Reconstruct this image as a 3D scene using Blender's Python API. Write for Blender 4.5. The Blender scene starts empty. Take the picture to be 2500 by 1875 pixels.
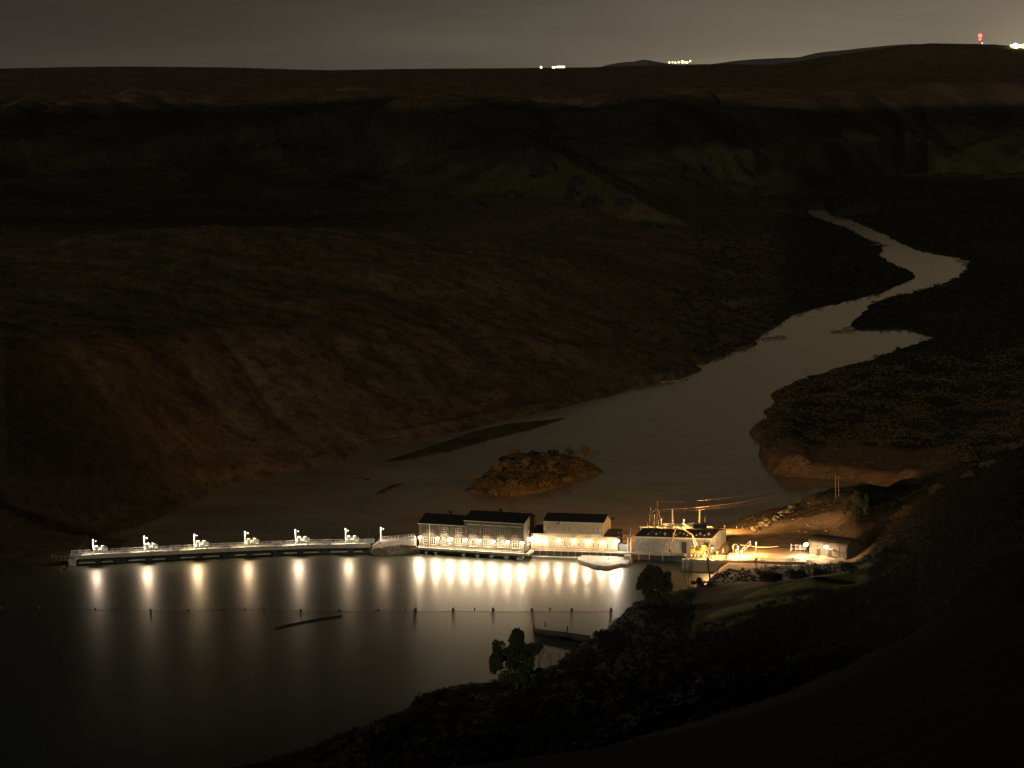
import bpy, math, random
import numpy as np
from mathutils import Vector
random.seed(7); rng = np.random.default_rng(7)
SC = bpy.context.scene
COL = SC.collection
# ------------------------------------------------------------------ camera
CAMZ = 164.0
FPX = 6000.0                       # focal length in photo pixels (photo 2500 wide)
VH = 150.0                         # true horizon row
PITCH = math.atan((937.5-VH)/FPX)
cp, sp = math.cos(PITCH), math.sin(PITCH)
cd = bpy.data.cameras.new('camera'); cam = bpy.data.objects.new('camera', cd); COL.objects.link(cam)
cam.location = (0, 0, CAMZ); cam.rotation_euler = (math.pi/2-PITCH, 0, 0)
cd.sensor_width = 36; cd.lens = 36*FPX/2500; cd.clip_start = 1; cd.clip_end = 60000
SC.camera = cam
SC.render.engine = 'CYCLES'
SC.view_settings.view_transform = 'Standard'; SC.view_settings.look = 'None'
SC.view_settings.exposure = 0; SC.view_settings.gamma = 1
SC.view_settings.use_curve_mapping = False
# ------------------------------------------------------------------ night sky
world = bpy.data.worlds.new('World'); SC.world = world; world.use_nodes = True
wt = world.node_tree; wt.nodes.clear()
def mnode(t, op, a, b=None, c=None):
    n = t.nodes.new('ShaderNodeMath'); n.operation = op
    for i, x in enumerate((a, b, c)):
        if x is None: continue
        if hasattr(x, 'is_output'): t.links.new(x, n.inputs[i])
        else: n.inputs[i].default_value = x
    return n.outputs[0]
tc = wt.nodes.new('ShaderNodeTexCoord')
sx = wt.nodes.new('ShaderNodeSeparateXYZ'); wt.links.new(tc.outputs['Generated'], sx.inputs[0])
M_ = lambda op, a, b=None, c=None: mnode(wt, op, a, b, c)
el = M_('MAXIMUM', M_('MULTIPLY', M_('ARCSINE', sx.outputs['Z']), 57.2958), 0.0)
az = M_('MULTIPLY', M_('ARCTAN2', sx.outputs['X'], sx.outputs['Y']), 57.2958)
def gauss(a0, w):
    d = M_('DIVIDE', M_('SUBTRACT', az, a0), w); return M_('EXPONENT', M_('MULTIPLY', M_('MULTIPLY', d, d), -1.0))
def fall(h): return M_('EXPONENT', M_('MULTIPLY', el, -1.0/h))
def bg(col, strength_sock):
    b = wt.nodes.new('ShaderNodeBackground'); b.inputs[0].default_value = (*col, 1)
    wt.links.new(strength_sock, b.inputs[1]); return b.outputs[0]
def addsh(a, b):
    n = wt.nodes.new('ShaderNodeAddShader'); wt.links.new(a, n.inputs[0]); wt.links.new(b, n.inputs[1]); return n.outputs[0]
s1 = bg((1.0, .89, .69), M_('ADD', M_('MULTIPLY', fall(1.3), .020), M_('ADD', M_('MULTIPLY', fall(9), .014), .005)))
e2 = M_('DIVIDE', el, 13.0); s2 = bg((1.0, .80, .57), M_('MULTIPLY', M_('MULTIPLY', gauss(13, 13.5), M_('EXPONENT', M_('MULTIPLY', M_('MULTIPLY', e2, e2), -1.0))), .125))
s3 = bg((1.0, .74, .42), M_('MULTIPLY', M_('MULTIPLY', gauss(6.5, 3.5), fall(.32)), .09))
s4 = bg((1.0, .75, .48), M_('MULTIPLY', M_('MULTIPLY', gauss(12.2, 1.5), fall(.7)), .22))
sky = wt.nodes.new('ShaderNodeTexSky'); sky.sky_type = 'NISHITA'; sky.sun_disc = False
SUN_EL, SUN_AZ = math.radians(13), math.radians(192)      # faint moon, added to lift the hills, low, behind the camera to the left
sky.sun_elevation = SUN_EL; sky.sun_rotation = SUN_AZ
sn = wt.nodes.new('ShaderNodeTexNoise'); sn.inputs['Scale'].default_value = 5; sn.inputs['Detail'].default_value = 3
smp = wt.nodes.new('ShaderNodeMapping'); smp.inputs['Scale'].default_value = (1, 1, 9); wt.links.new(tc.outputs['Generated'], smp.inputs[0]); wt.links.new(smp.outputs[0], sn.inputs['Vector'])
s6 = bg((1.0, .78, .56), M_('MULTIPLY', M_('MULTIPLY', M_('MAXIMUM', M_('SUBTRACT', sn.outputs['Fac'], .48), 0.0), .10), gauss(10, 20)))
b5 = wt.nodes.new('ShaderNodeBackground'); wt.links.new(sky.outputs[0], b5.inputs[0]); b5.inputs[1].default_value = .0008
wo = wt.nodes.new('ShaderNodeOutputWorld')
wt.links.new(addsh(addsh(addsh(s1, s2), addsh(s3, addsh(s4, s6))), b5.outputs[0]), wo.inputs[0])
sl = bpy.data.lights.new('moon_fill', 'SUN'); sl.energy = .54; sl.angle = math.radians(2); sl.color = (1, .90, .70)
so = bpy.data.objects.new('moon_fill', sl); COL.objects.link(so)
sd_ = Vector((math.sin(SUN_AZ)*math.cos(SUN_EL), math.cos(SUN_AZ)*math.cos(SUN_EL), math.sin(SUN_EL)))
so.rotation_euler = sd_.to_track_quat('Z', 'Y').to_euler()
# ------------------------------------------------------------------ pixel <-> place helpers
def rdir(u, v):
    a = (u-1250)/FPX; b = (v-937.5)/FPX
    return np.array((a, cp-b*sp, -sp-b*cp))
def P(u, v, z=0.0):
    d = rdir(u, v); k = (z-CAMZ)/d[2]; return np.array((d[0]*k, d[1]*k, z))
def PY(u, v, Y):
    d = rdir(u, v); k = Y/d[1]; return np.array((d[0]*k, Y, CAMZ+d[2]*k))
def V(Y, v): return PY(1250, v, Y)[2]
# ------------------------------------------------------------------ materials
MATS = {}
def mat(name, col, rough=.8, metal=0, var=.25, scale=1.0, bump=.0, bscale=None, spec=.3, emit=None, estr=0, wave=None):
    m = bpy.data.materials.new(name); m.use_nodes = True; t = m.node_tree
    b = t.nodes['Principled BSDF']; b.inputs['Roughness'].default_value = rough; b.inputs['Metallic'].default_value = metal
    b.inputs['Specular IOR Level'].default_value = spec
    co = t.nodes.new('ShaderNodeTexCoord')
    n = t.nodes.new('ShaderNodeTexNoise'); n.inputs['Scale'].default_value = scale; n.inputs['Detail'].default_value = 6; n.inputs['Roughness'].default_value = .65
    t.links.new(co.outputs['Object'], n.inputs['Vector'])
    r = t.nodes.new('ShaderNodeValToRGB'); e = r.color_ramp.elements
    e[0].position = .3; e[1].position = .7
    e[0].color = tuple(max(0, c*(1-var)) for c in col)+(1,); e[1].color = tuple(min(1, c*(1+var)) for c in col)+(1,)
    t.links.new(n.outputs['Fac'], r.inputs[0])
    t.links.new(r.outputs[0], b.inputs['Base Color'])
    if bump:
        n2 = t.nodes.new('ShaderNodeTexNoise'); n2.inputs['Scale'].default_value = bscale or scale*4; n2.inputs['Detail'].default_value = 5
        t.links.new(co.outputs['Object'], n2.inputs['Vector'])
        bp = t.nodes.new('ShaderNodeBump'); bp.inputs['Strength'].default_value = bump; bp.inputs['Distance'].default_value = .1
        t.links.new(n2.outputs['Fac'], bp.inputs['Height']); t.links.new(bp.outputs[0], b.inputs['Normal'])
    if emit:
        b.inputs['Emission Color'].default_value = (*emit, 1); b.inputs['Emission Strength'].default_value = estr
    MATS[name] = m; return m
mat('concrete', (.36, .33, .28), .85, var=.22, scale=.6, bump=.3)
mat('old_concrete', (.30, .26, .20), .9, var=.35, scale=.5, bump=.4)
mat('wall_old', (.135, .112, .08), .85, var=.18, scale=.7, bump=.2)
mat('wall_pale', (.37, .29, .19), .85, var=.14, scale=.6, bump=.2)
mat('trim', (.55, .50, .40), .7, var=.12, scale=2)
mat('roof_dark', (.035, .03, .03), .8, var=.3, scale=1.2, bump=.3)
mat('roof_metal', (.11, .085, .06), .6, var=.35, scale=.5)
mat('sheet_metal', (.30, .30, .28), .55, metal=.2, var=.22, scale=.5)
mat('galvanised', (.45, .46, .46), .45, metal=.5, var=.15, scale=3)
mat('white_paint', (.72, .70, .66), .5, var=.08, scale=3)
mat('yellow_paint', (.55, .36, .10), .5, var=.2, scale=2)
mat('dark_metal', (.045, .042, .04), .5, metal=.3, var=.3, scale=2)
mat('glass', (.02, .02, .022), .12, var=.1, spec=.6)
mat('wood', (.26, .16, .08), .85, var=.3, scale=2)
mat('dark_wood', (.05, .035, .022), .9, var=.3, scale=2)
mat('skylight', (.75, .74, .68), .5, var=.05)
mat('rock', (.22, .18, .13), .9, var=.4, scale=.8, bump=.6)
mat('dark_rock', (.022, .021, .018), .95, var=.4, scale=.1, bump=.5)
mat('bark', (.06, .045, .03), .9, var=.3, scale=3)
mat('leaf', (.035, .042, .016), .8, var=.4, scale=1.5)
mat('conifer_leaf', (.045, .04, .018), .8, var=.4, scale=1.5)
mat('olive_leaf', (.09, .08, .03), .8, var=.4, scale=1.5)
mat('autumn_leaf', (.125, .078, .033), .8, var=.4, scale=.8)
mat('shrub_leaf', (.10, .065, .033), .9, var=.5, scale=.15)
mat('island_leaf', (.10, .06, .022), .9, var=.85, scale=.12)
mat('dark_shrub_leaf', (.020, .019, .010), .9, var=.5, scale=.15)
mat('dry_grass', (.14, .085, .035), .9, var=.4, scale=.3, bump=.4)
mat('buoy_paint', (.10, .085, .07), .5, var=.2, scale=3)
mat('rope', (.05, .045, .035), .9)
mat('insulator', (.60, .50, .34), .35, var=.1)
mat('yard_gravel', (.30, .21, .13), .95, var=.3, scale=.35, bump=.5, bscale=2)
mat('warm_globe', (.9, .85, .7), .3, emit=(1, .80, .50), estr=28)
mat('cool_globe', (.9, .9, .9), .3, emit=(1, .86, .62), estr=20)
mat('sodium_globe', (.9, .7, .4), .3, emit=(1, .60, .22), estr=14)
mat('far_globe', (.9, .85, .7), .3, emit=(1, .80, .42), estr=4)
mat('far_white_globe', (.9, .85, .7), .3, emit=(1, .90, .62), estr=14)
mat('far_orange_globe', (.9, .6, .3), .3, emit=(1, .50, .15), estr=4)
mat('red_globe', (.8, .1, .05), .3, emit=(1, .07, .05), estr=6)
# ------------------------------------------------------------------ mesh helpers
class MB:
    def __init__(s): s.v = []; s.f = []
    def add(s, vs, fs):
        o = len(s.v); s.v += [tuple(map(float, p)) for p in vs]; s.f += [tuple(i+o for i in f) for f in fs]; return s
    def hexa(s, p):   # 8 points: bottom ring 0-3, top ring 4-7
        return s.add(p, [(3,2,1,0),(4,5,6,7),(0,1,5,4),(1,2,6,5),(2,3,7,6),(3,0,4,7)])
    def box(s, x0, x1, y0, y1, z0, z1):
        return s.hexa([(x0,y0,z0),(x1,y0,z0),(x1,y1,z0),(x0,y1,z0),(x0,y0,z1),(x1,y0,z1),(x1,y1,z1),(x0,y1,z1)])
    def tube(s, a, b, r0, r1=None, n=8, cap=True):
        r1 = r0 if r1 is None else r1
        a = Vector(a); b = Vector(b); d = (b-a)
        if d.length < 1e-6: return s
        d.normalize(); t = d.orthogonal().normalized(); w = d.cross(t)
        vs = []
        for c, r in ((a, r0), (b, r1)):
            for i in range(n):
                q = 2*math.pi*i/n; vs.append(c+(t*math.cos(q)+w*math.sin(q))*r)
        fs = [(i, (i+1) % n, n+(i+1) % n, n+i) for i in range(n)]
        if cap: fs += [tuple(range(n-1, -1, -1)), tuple(range(n, 2*n))]
        return s.add(vs, fs)
    def ball(s, c, r, nu=12, nv=8, sq=1.0):
        vs = [(c[0], c[1], c[2]-r*sq)]
        for j in range(1, nv):
            ph = math.pi*j/nv-math.pi/2
            for i in range(nu):
                th = 2*math.pi*i/nu; vs.append((c[0]+r*math.cos(ph)*math.cos(th), c[1]+r*math.cos(ph)*math.sin(th), c[2]+r*sq*math.sin(ph)))
        vs.append((c[0], c[1], c[2]+r*sq)); N = len(vs)-1
        fs = [(0, 1+(i+1) % nu, 1+i) for i in range(nu)]
        for j in range(nv-2):
            for i in range(nu):
                a = 1+j*nu+i; b = 1+j*nu+(i+1) % nu; fs.append((a, b, b+nu, a+nu))
        fs += [(N, 1+(nv-2)*nu+i, 1+(nv-2)*nu+(i+1) % nu) for i in range(nu)]
        return s.add(vs, fs)
    def prism(s, pts, z0, z1):
        n = len(pts); vs = [(p[0], p[1], z0) for p in pts]+[(p[0], p[1], z1) for p in pts]
        ar = sum(pts[i][0]*pts[(i+1) % n][1]-pts[(i+1) % n][0]*pts[i][1] for i in range(n))
        bot = list(range(n)); top = list(range(n, 2*n))
        if ar > 0: bot = bot[::-1]; sd = [(i, (i+1) % n, n+(i+1) % n, n+i) for i in range(n)]
        else: top = top[::-1]; sd = [((i+1) % n, i, n+i, n+(i+1) % n) for i in range(n)]
        return s.add(vs, [tuple(bot), tuple(top)]+sd)
def mesh_obj(name, vs, fs, m, parent=None, base=None, smooth=False):
    me = bpy.data.meshes.new(name)
    vs = np.asarray(vs, dtype=float)
    if base is not None: vs = vs-np.asarray(base, dtype=float)
    me.from_pydata(vs.tolist(), [], fs if isinstance(fs, list) else fs.tolist()); me.update()
    if isinstance(m, str): m = MATS[m]
    me.materials.append(m)
    if smooth: me.polygons.foreach_set('use_smooth', [True]*len(me.polygons))
    o = bpy.data.objects.new(name, me); COL.objects.link(o)
    if parent is not None: o.parent = parent
    elif base is not None: o.location = base
    return o
def tag(o, label=None, cat=None, group=None, kind=None):
    if label: o['label'] = label
    if cat: o['category'] = cat
    if group: o['group'] = group
    if kind: o['kind'] = kind
    return o
def thing(name, loc, label, cat, group=None, rz=0):
    o = bpy.data.objects.new(name, None); COL.objects.link(o); o.location = tuple(map(float, loc)); o.rotation_euler.z = rz
    o.empty_display_size = .5
    return tag(o, label, cat, group)
def part(name, mb, m, root, smooth=False):      # mb in world coordinates, root unrotated empty
    top = root
    while top.parent is not None: top = top.parent
    return mesh_obj(name, mb.v, mb.f, m, parent=root, base=tuple(top.location), smooth=smooth)
def lpart(name, mb, m, root, smooth=False):     # mb in local coordinates of the thing
    return mesh_obj(name, mb.v, mb.f, m, parent=root, smooth=smooth)
def copy_tree(o, parent=None):
    c = o.copy(); COL.objects.link(c); c.parent = parent
    for ch in list(o.children): copy_tree(ch, c)
    return c
def lamp(loc, power, col=(1, .78, .48), r=.3, kind='POINT', to=None, size=2.2, blend=.6):
    l = bpy.data.lights.new('lamp_light', kind); l.energy = power; l.color = col; l.shadow_soft_size = r
    o = bpy.data.objects.new('lamp_light', l); COL.objects.link(o); o.location = tuple(map(float, loc))
    if kind == 'SPOT':
        l.spot_size = size; l.spot_blend = blend
        o.rotation_euler = (Vector(tuple(loc))-Vector(tuple(to))).to_track_quat('Z', 'Y').to_euler()
    return o
# ------------------------------------------------------------------ noise
def vnoise(x, y, seed=0):
    xi = np.floor(x).astype(np.int64); yi = np.floor(y).astype(np.int64); fx = x-xi; fy = y-yi
    fx = fx*fx*(3-2*fx); fy = fy*fy*(3-2*fy)
    def h(a, b):
        n = (a*374761393+b*668265263+seed*974634777) & 0xffffffff
        n = ((n ^ (n >> 13))*1274126177) & 0xffffffff
        return ((n ^ (n >> 16)) & 0xffff)/65535.0
    return (h(xi, yi)*(1-fx)+h(xi+1, yi)*fx)*(1-fy)+(h(xi, yi+1)*(1-fx)+h(xi+1, yi+1)*fx)*fy
def fbm(x, y, o=4, seed=0):
    r = 0; a = .5
    for i in range(o): r = r+a*vnoise(x, y, seed+i*17); x = x*2.03+11.3; y = y*2.03+5.7; a *= .5
    return r/(1-.5**o)
# ------------------------------------------------------------------ water outlines (world plan)
ZD = -7.0                     # tail water level; reservoir is 0
damline = [(150,1362,3), (184,1357.7,3), (300,1352,3), (400,1347.2,3), (500,1342,3), (600,1337.5,3), (758,1331.5,3), (905,1329.3,3)]
DAM = [P(*q) for q in damline]
river_px = [(150,1340),(190,1330),(240,1315),(362,1277),(480,1225),(610,1176),(720,1150),(836,1125),(880,1100),(980,1080),(1130,1051),(1260,1020),(1379,995),(1480,968),(1582,938),
 (1660,925),(1718,904),(1700,893),(1780,865),(1853,836),(1845,825),(1870,812),(1921,780),(1925,770),(1990,752),(2068,735),(2150,715),(2232,678),(2225,665),(2190,650),(2147,627),(2155,600),(2125,588),(2057,554),(1972,525),(1955,512),
 (2012,510),(2040,525),(2091,542),(2170,576),(2210,600),(2260,616),(2351,631),(2373,644),(2339,678),(2249,712),(2170,728),(2125,746),(2091,780),(2075,802),(2110,806),(2215,805),(2289,825),
 (2215,848),(2125,882),(2050,900),(1978,921),(1930,940),(1882,965),(1893,985),(1868,1006),(1875,1028),(1858,1040),(1832,1056),(1850,1075),(1858,1100),(1853,1110),(1870,1142),(1890,1156),(1921,1164),(2034,1170),(2100,1180),(2198,1192),(2230,1196),(2215,1205),(2160,1222),(2060,1240),
 (1950,1262),(1860,1288),(1790,1300),(1700,1306),(1500,1306),(1300,1306),(1000,1310),(905,1315),(700,1320),(500,1330),(300,1342),(200,1350)]
RIV = np.array([P(u, v, ZD)[:2] for u, v in river_px])
riv2_px = [(2190,449),(2260,443),(2330,436),(2400,431),(2500,429),(2700,428),(3300,430),(3300,434),(2700,434),(2500,434),(2400,437),(2330,442),(2260,448)]
RIV2 = np.array([P(u, v, ZD)[:2] for u, v in riv2_px])
res_px = [(-900,1432),(0,1402),(80,1404),(150,1396),(188,1380),(182,1362),(200,1359),(400,1349),(600,1340),(905,1332),(1100,1332),(1500,1340),(1700,1352),(1760,1366),
 (1742,1400),(1715,1440),(1660,1462),(1590,1470),(1545,1478),(1500,1520),(1455,1562),(1400,1585),(1370,1612),(1335,1640),(1250,1662),(1180,1672),(1100,1678),(1020,1700),(985,1740),(900,1775),(800,1808),(650,1850),(480,1890),(300,1910),(-900,1960)]
RES = np.array([P(u, v, 0)[:2] for u, v in res_px])
isl_px = [(1130,1200),(1190,1208),(1250,1212),(1300,1206),(1370,1190),(1420,1168),(1478,1152),(1445,1136),(1400,1125),(1330,1122),(1240,1126),(1190,1150),(1160,1180)]
ISL = np.array([P(u, v, ZD)[:2] for u, v in isl_px])
bar_px = [(910,1136),(1000,1128),(1100,1105),(1200,1075),(1300,1050),(1385,1022),(1390,1018),(1330,1025),(1230,1035),(1150,1055),(1080,1080),(980,1112)]
BAR = np.array([P(u, v, ZD)[:2] for u, v in bar_px])
bar2 = np.array([P(u, v, ZD)[:2] for u, v in [(855,1172),(905,1176),(905,1168),(870,1166)]])
bar3 = np.array([P(u, v, ZD)[:2] for u, v in [(905,1212),(940,1208),(985,1186),(990,1180),(960,1182),(925,1198)]])
def sdf(px, py, poly):
    d = np.full(px.shape, 1e12); inside = np.zeros(px.shape, bool)
    n = len(poly)
    for i in range(n):
        ax, ay = poly[i]; bx, by = poly[(i+1) % n]; ex, ey = bx-ax, by-ay
        wx, wy = px-ax, py-ay; t = np.clip((wx*ex+wy*ey)/(ex*ex+ey*ey+1e-12), 0, 1)
        d = np.minimum(d, (wx-ex*t)**2+(wy-ey*t)**2)
        c = ((ay > py) != (by > py)) & (px < (bx-ax)*(py-ay)/(by-ay+1e-12)+ax)
        inside ^= c
    d = np.sqrt(d); return np.where(inside, -d, d)
# ------------------------------------------------------------------ terrain profile table: column -> (Y, z) knots
T = {}
def col(u, near, mid, far): T[u] = near+mid+far
def farw(b11, v12, v13, v14, v15, Y15=9000, Y11=2650, Y13=3250, Y12=3050):
    return [(Y11, b11), (Y12, V(Y12, v12)), (Y13, V(Y13, v13)), (5200, V(5200, v14)), (Y15, V(Y15, v15)), (Y15+4500, V(Y15+4500, v15)-170)]
nl = [(0,161.5),(250,84),(470,16),(535,-3),(700,-3)]
col(-900, nl, [(805,1),(847,10),(985,54),(1350,66),(1550,38),(2050,5)], farw(0,410,310,220,172))
col(0, nl, [(800,1),(845,10),(985,V(985,838)),(1350,V(1350,600)),(1550,38),(2050,5)], farw(0,410,300,215,167))
col(300, nl, [(815,0),(900,2),(1060,V(1060,815)),(1420,V(1420,570)),(1600,38),(2050,5)], farw(0,410,272,205,162))
col(550, [(0,161.5),(250,84),(480,14),(545,-3),(700,-3)], [(860,-5),(985,-4),(1160,V(1160,785)),(1480,V(1480,552)),(1700,35),(2100,5)], farw(0,400,266,200,164))
col(800, [(0,161.5),(250,84),(490,14),(580,1),(700,-3)], [(900,-5),(1060,-4),(1210,V(1210,780)),(1520,V(1520,560)),(1720,35),(2150,5)], farw(0,390,254,195,171))
col(1000, [(0,161.5),(260,82),(500,14),(618,1),(720,-3)], [(900,-5),(1125,-4),(1270,V(1270,785)),(1560,V(1560,578)),(1750,32),(2150,5)], farw(2,390,236,198,168))
col(1250, [(0,161.5),(270,80),(520,13),(640,1),(720,-3)], [(900,-5),(1195,-4),(1300,V(1300,820)),(1600,V(1600,606)),(1800,26),(2200,12)], farw(20,380,250,200,166))
col(1450, [(0,161.5),(280,78),(540,14),(675,2),(760,-3)], [(900,-5),(1255,-4),(1340,V(1340,840)),(1740,V(1740,612)),(1900,16),(2250,14)], farw(30,360,262,205,164))
col(1600, [(0,161.5),(290,76),(560,18),(700,5),(755,2)], [(850,-5),(1310,-3),(1400,V(1400,840)),(1850,V(1850,625)),(2050,10),(2300,12)], farw(14,340,245,205,158,Y11=2800))
col(1750, [(0,161.5),(300,75),(560,24),(690,9),(770,3)], [(845,-3),(1400,-4),(1480,-1),(1900,V(1900,655)),(2150,6),(2400,4)], farw(6,335,238,205,156,Y11=2950,Y12=3200,Y13=3400))
col(1880, [(0,161.5),(300,77),(560,28),(680,16),(755,4.5)], [(840,5),(1000,-4),(1500,-3),(1900,0),(2200,2),(2500,0)], farw(2,335,236,200,157,Y11=3100,Y12=3300,Y13=3500))
col(2000, [(0,161.5),(300,80),(560,32),(680,20),(750,5)], [(835,7),(880,V(880,1208)),(1010,-4),(1900,-1),(2300,2),(2700,0)], farw(0,330,232,195,138,Y15=6500,Y11=3200,Y12=3400,Y13=3650))
col(2100, [(0,161.5),(300,82),(560,36),(690,19),(765,6)], [(835,9),(870,V(870,1200)),(1000,-4),(1900,1),(2300,3),(2800,1)], farw(-1,330,226,190,124,Y15=6000,Y11=3400,Y12=3500,Y13=3800))
col(2180, [(0,161.5),(300,84),(560,40),(700,20),(780,12)], [(835,11),(880,V(880,1214)),(985,-4),(1900,1),(2400,3),(3000,2)], farw(-1,330,222,185,113,Y15=6000,Y11=3500,Y12=3600,Y13=3900))
col(2260, [(0,161.5),(300,86),(560,44),(700,27),(780,22)], [(860,V(860,1200)),(960,0),(1080,-3),(1900,2),(2500,3),(3200,2)], farw(-1,330,216,180,105,Y15=6000,Y11=3650,Y12=3750,Y13=4000))
col(2380, [(0,161.5),(300,90),(560,56),(700,39),(760,V(760,1150))], [(850,22),(960,4),(1100,-1),(1900,3),(2500,3),(3200,2)], farw(-1,330,214,180,106,Y15=6000,Y11=3700,Y12=3800,Y13=4100))
col(2500, [(0,161.5),(300,94),(560,66),(680,V(680,1100)),(760,46)], [(850,24),(960,6),(1100,1),(1900,4),(2500,3),(3200,2)], farw(-1,330,212,180,117,Y15=6000,Y11=3750,Y12=3850,Y13=4150))
col(3400, [(0,161.5),(300,110),(560,90),(680,84),(760,75)], [(850,50),(960,30),(1100,10),(1900,8),(2500,6),(3200,4)], farw(2,330,212,180,150,Y15=6000,Y11=3750,Y12=3850,Y13=4150))
us = np.array(sorted(T)); KY = np.array([[k[0] for k in T[u]] for u in us], float); KZ = np.array([[k[1] for k in T[u]] for u in us], float)
def base_height(x, y):
    u = np.clip(1250+FPX*x/np.maximum(y, 1), us[0], us[-1])
    ys = [np.interp(u, us, KY[:, k]) for k in range(KY.shape[1])]; zs = [np.interp(u, us, KZ[:, k]) for k in range(KZ.shape[1])]
    z = np.array(zs[0], dtype=float)
    for k in range(len(ys)-1):
        t = (y-ys[k])/np.maximum(ys[k+1]-ys[k], 1e-3); m = (t >= 0)
        tt = np.clip(t, 0, 1); ts = tt*.6+.4*tt*tt*(3-2*tt)
        z = np.where(m, zs[k]+(zs[k+1]-zs[k])*ts, z)
    return z
def sm(t): t = np.clip(t, 0, 1); return t*t*(3-2*t)
def yard_mask(x, y):   # the level yard by the dam's right end
    return sm((x-52)/8)*sm((118-x)/10)*sm((y-768)/8)*sm((846-y)/8)
def terrain(x, y):
    x = np.asarray(x, float); y = np.asarray(y, float)
    z = base_height(x, y)
    lf = (fbm(x/160, y/160, 4, 3)-.5); mf = (fbm(x/38, y/38, 4, 9)-.5); hf = (fbm(x/9, y/9, 3, 21)-.5)
    farm = sm((y-2300)/900); slopem = sm((y-900)/150)*(1-sm((y-2000)/300))*sm((z+2)/18)
    z = z+lf*(8*slopem+34*farm*(1-sm((y-4600)/1500))+3*sm((y-200)/300))
    # gullies running down the left bank towards the water
    s = (x*.86+y*.5); t = (-x*.5+y*.86)
    w = s+14*(fbm(s/120, t/120, 3, 5)-.5)
    g = np.abs(vnoise(w/26, t/300, 41)*2-1); g2 = np.abs(vnoise(w/11, t/200, 43)*2-1)
    left = sm((1500-(1250+FPX*x/np.maximum(y, 1)))/500)
    zc_ = np.interp(1250+FPX*x/np.maximum(y, 1), [0, 800, 1250, 1600], [60, 45, 32, 16])
    edge = slopem*sm((zc_-z)/22)*left
    z = z-edge*((1-g)**2*2.8+(1-g2)**2*1.1)
    z = z+mf*(3.2*slopem+1.0)*sm((y-40)/200)+hf*.9*sm((y-40)/200)
    # talus cones and buttresses on the far wall
    fw = sm((y-2600)/200)*(1-sm((y-4300)/300))
    r = np.abs(vnoise(x/75+lf*2, y/400, 61)*2-1); r2 = np.abs(vnoise(x/190+mf, y/900, 63)*2-1)
    z = z+fw*(r*15+r2*26-20)*sm((z-6)/30)*(1-sm((z-96)/30))
    # the reddish spur that comes down in the middle distance
    ax, ay = PY(1235, 300, 3050)[:2]; bx, by = PY(1570, 495, 2380)[:2]; ex, ey = bx-ax, by-ay
    tt = np.clip(((x-ax)*ex+(y-ay)*ey)/(ex*ex+ey*ey), 0, 1); dd = np.hypot(x-ax-ex*tt, y-ay-ey*tt)
    z = np.maximum(z, (V(3050, 300)*(1-tt)+V(2380, 495)*tt)-dd*.42+mf*7)
    ym = yard_mask(x, y); z = z*(1-ym)+ym*3.45
    # rivers cut in
    big = 1e9
    sr = np.full(z.shape, big); se = np.full(z.shape, big)
    m = (y > 780) & (y < 4000)
    if m.any(): sr[m] = sdf(x[m], y[m], RIV)
    m2 = (y > 2600) & (y < 5200)
    if m2.any(): sr[m2] = np.minimum(sr[m2], sdf(x[m2], y[m2], RIV2))
    m3 = (y > 450) & (y < 900)
    if m3.any(): se[m3] = sdf(x[m3], y[m3], RES)
    rag = (fbm(x/7, y/16, 4, 77)-.5)*7*np.clip(y/1500, .4, 1.5); rag = np.where(y < 1000, rag*.25, rag)
    srr = sr+rag; ser = se+(fbm(x/6, y/6, 3, 78)-.5)*2.0*sm((1250-(1250+FPX*x/np.maximum(y,1)))/-200+1)
    right = sm((x-60)/40)*(y > 930)
    Uc = 1250+FPX*x/np.maximum(y, 1); farf = sm((y-1090)/160)*sm((Uc-1560)/200)
    capd = ZD+.25+np.clip(srr, 0, 1e6)*((.35*(1-right)+1.6*right)*(1-farf)+.035*farf)
    z = np.where(srr < 900, np.minimum(z, capd+np.maximum(srr-40-260*sm((y-3200)/100), 0)*.45*farf+1000*sm((y-2740)/150)*(1-sm((y-3270)/60))+1000*sm((y-3600)/60)+90*sm((2420-Uc)/330)*sm((y-2740)/150)+np.where(srr > 6, (srr-6)*(.6-.56*farf), 0)), z)
    z = np.where((srr >= 0) & (y > 860), np.maximum(z, ZD+.2+np.minimum(srr*(.12+.9*right), .9+3.8*right*(1-sm((y-1060)/60)))), z)
    z = np.where(srr < 0, ZD-.15+np.maximum(srr*.25, -4), z)
    m = (y > 950) & (y < 1300)
    if m.any():
        si = sdf(x[m], y[m], ISL)+rag[m]*.3; zi = z[m]
        zi = np.where(si < 0, np.maximum(zi, ZD+np.minimum(-si*.55, 2.2+fbm(x[m]/14, y[m]/14, 3, 8)*3.2)), zi)
        for B in (BAR, bar2, bar3):
            sb = sdf(x[m], y[m], B)+rag[m]*.4; zi = np.where(sb < 0, np.maximum(zi, ZD+np.minimum(-sb*.1, .35)), zi)
        z[m] = zi
    z = np.where((ser >= 0) & (ser < 60) & (y < 830), np.minimum(z, .15+ser*.7), z)
    z = np.where((ser >= 0) & (y < 815), np.maximum(z, .1+np.minimum(ser*.15, .5)), z)
    z = np.where((ser < 0), np.minimum(z, -.15+np.maximum(ser*.3, -5)), z)
    dlx = np.array([p[0] for p in DAM]+[P(1290, 1336, 2.2)[0], P(1700, 1342, 2.2)[0]]); dly = np.array([p[1] for p in DAM]+[P(1290, 1336, 2.2)[1], P(1700, 1342, 2.2)[1]])
    dd = y-np.interp(x, dlx, dly); z = np.where((x > -146) & (x < 60) & (dd > -6) & (dd < 60), np.minimum(z, -7.6), z)   # founded below the dam itself
    return z
def tz(x, y): return float(terrain(np.array([x]), np.array([y]))[0])
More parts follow.
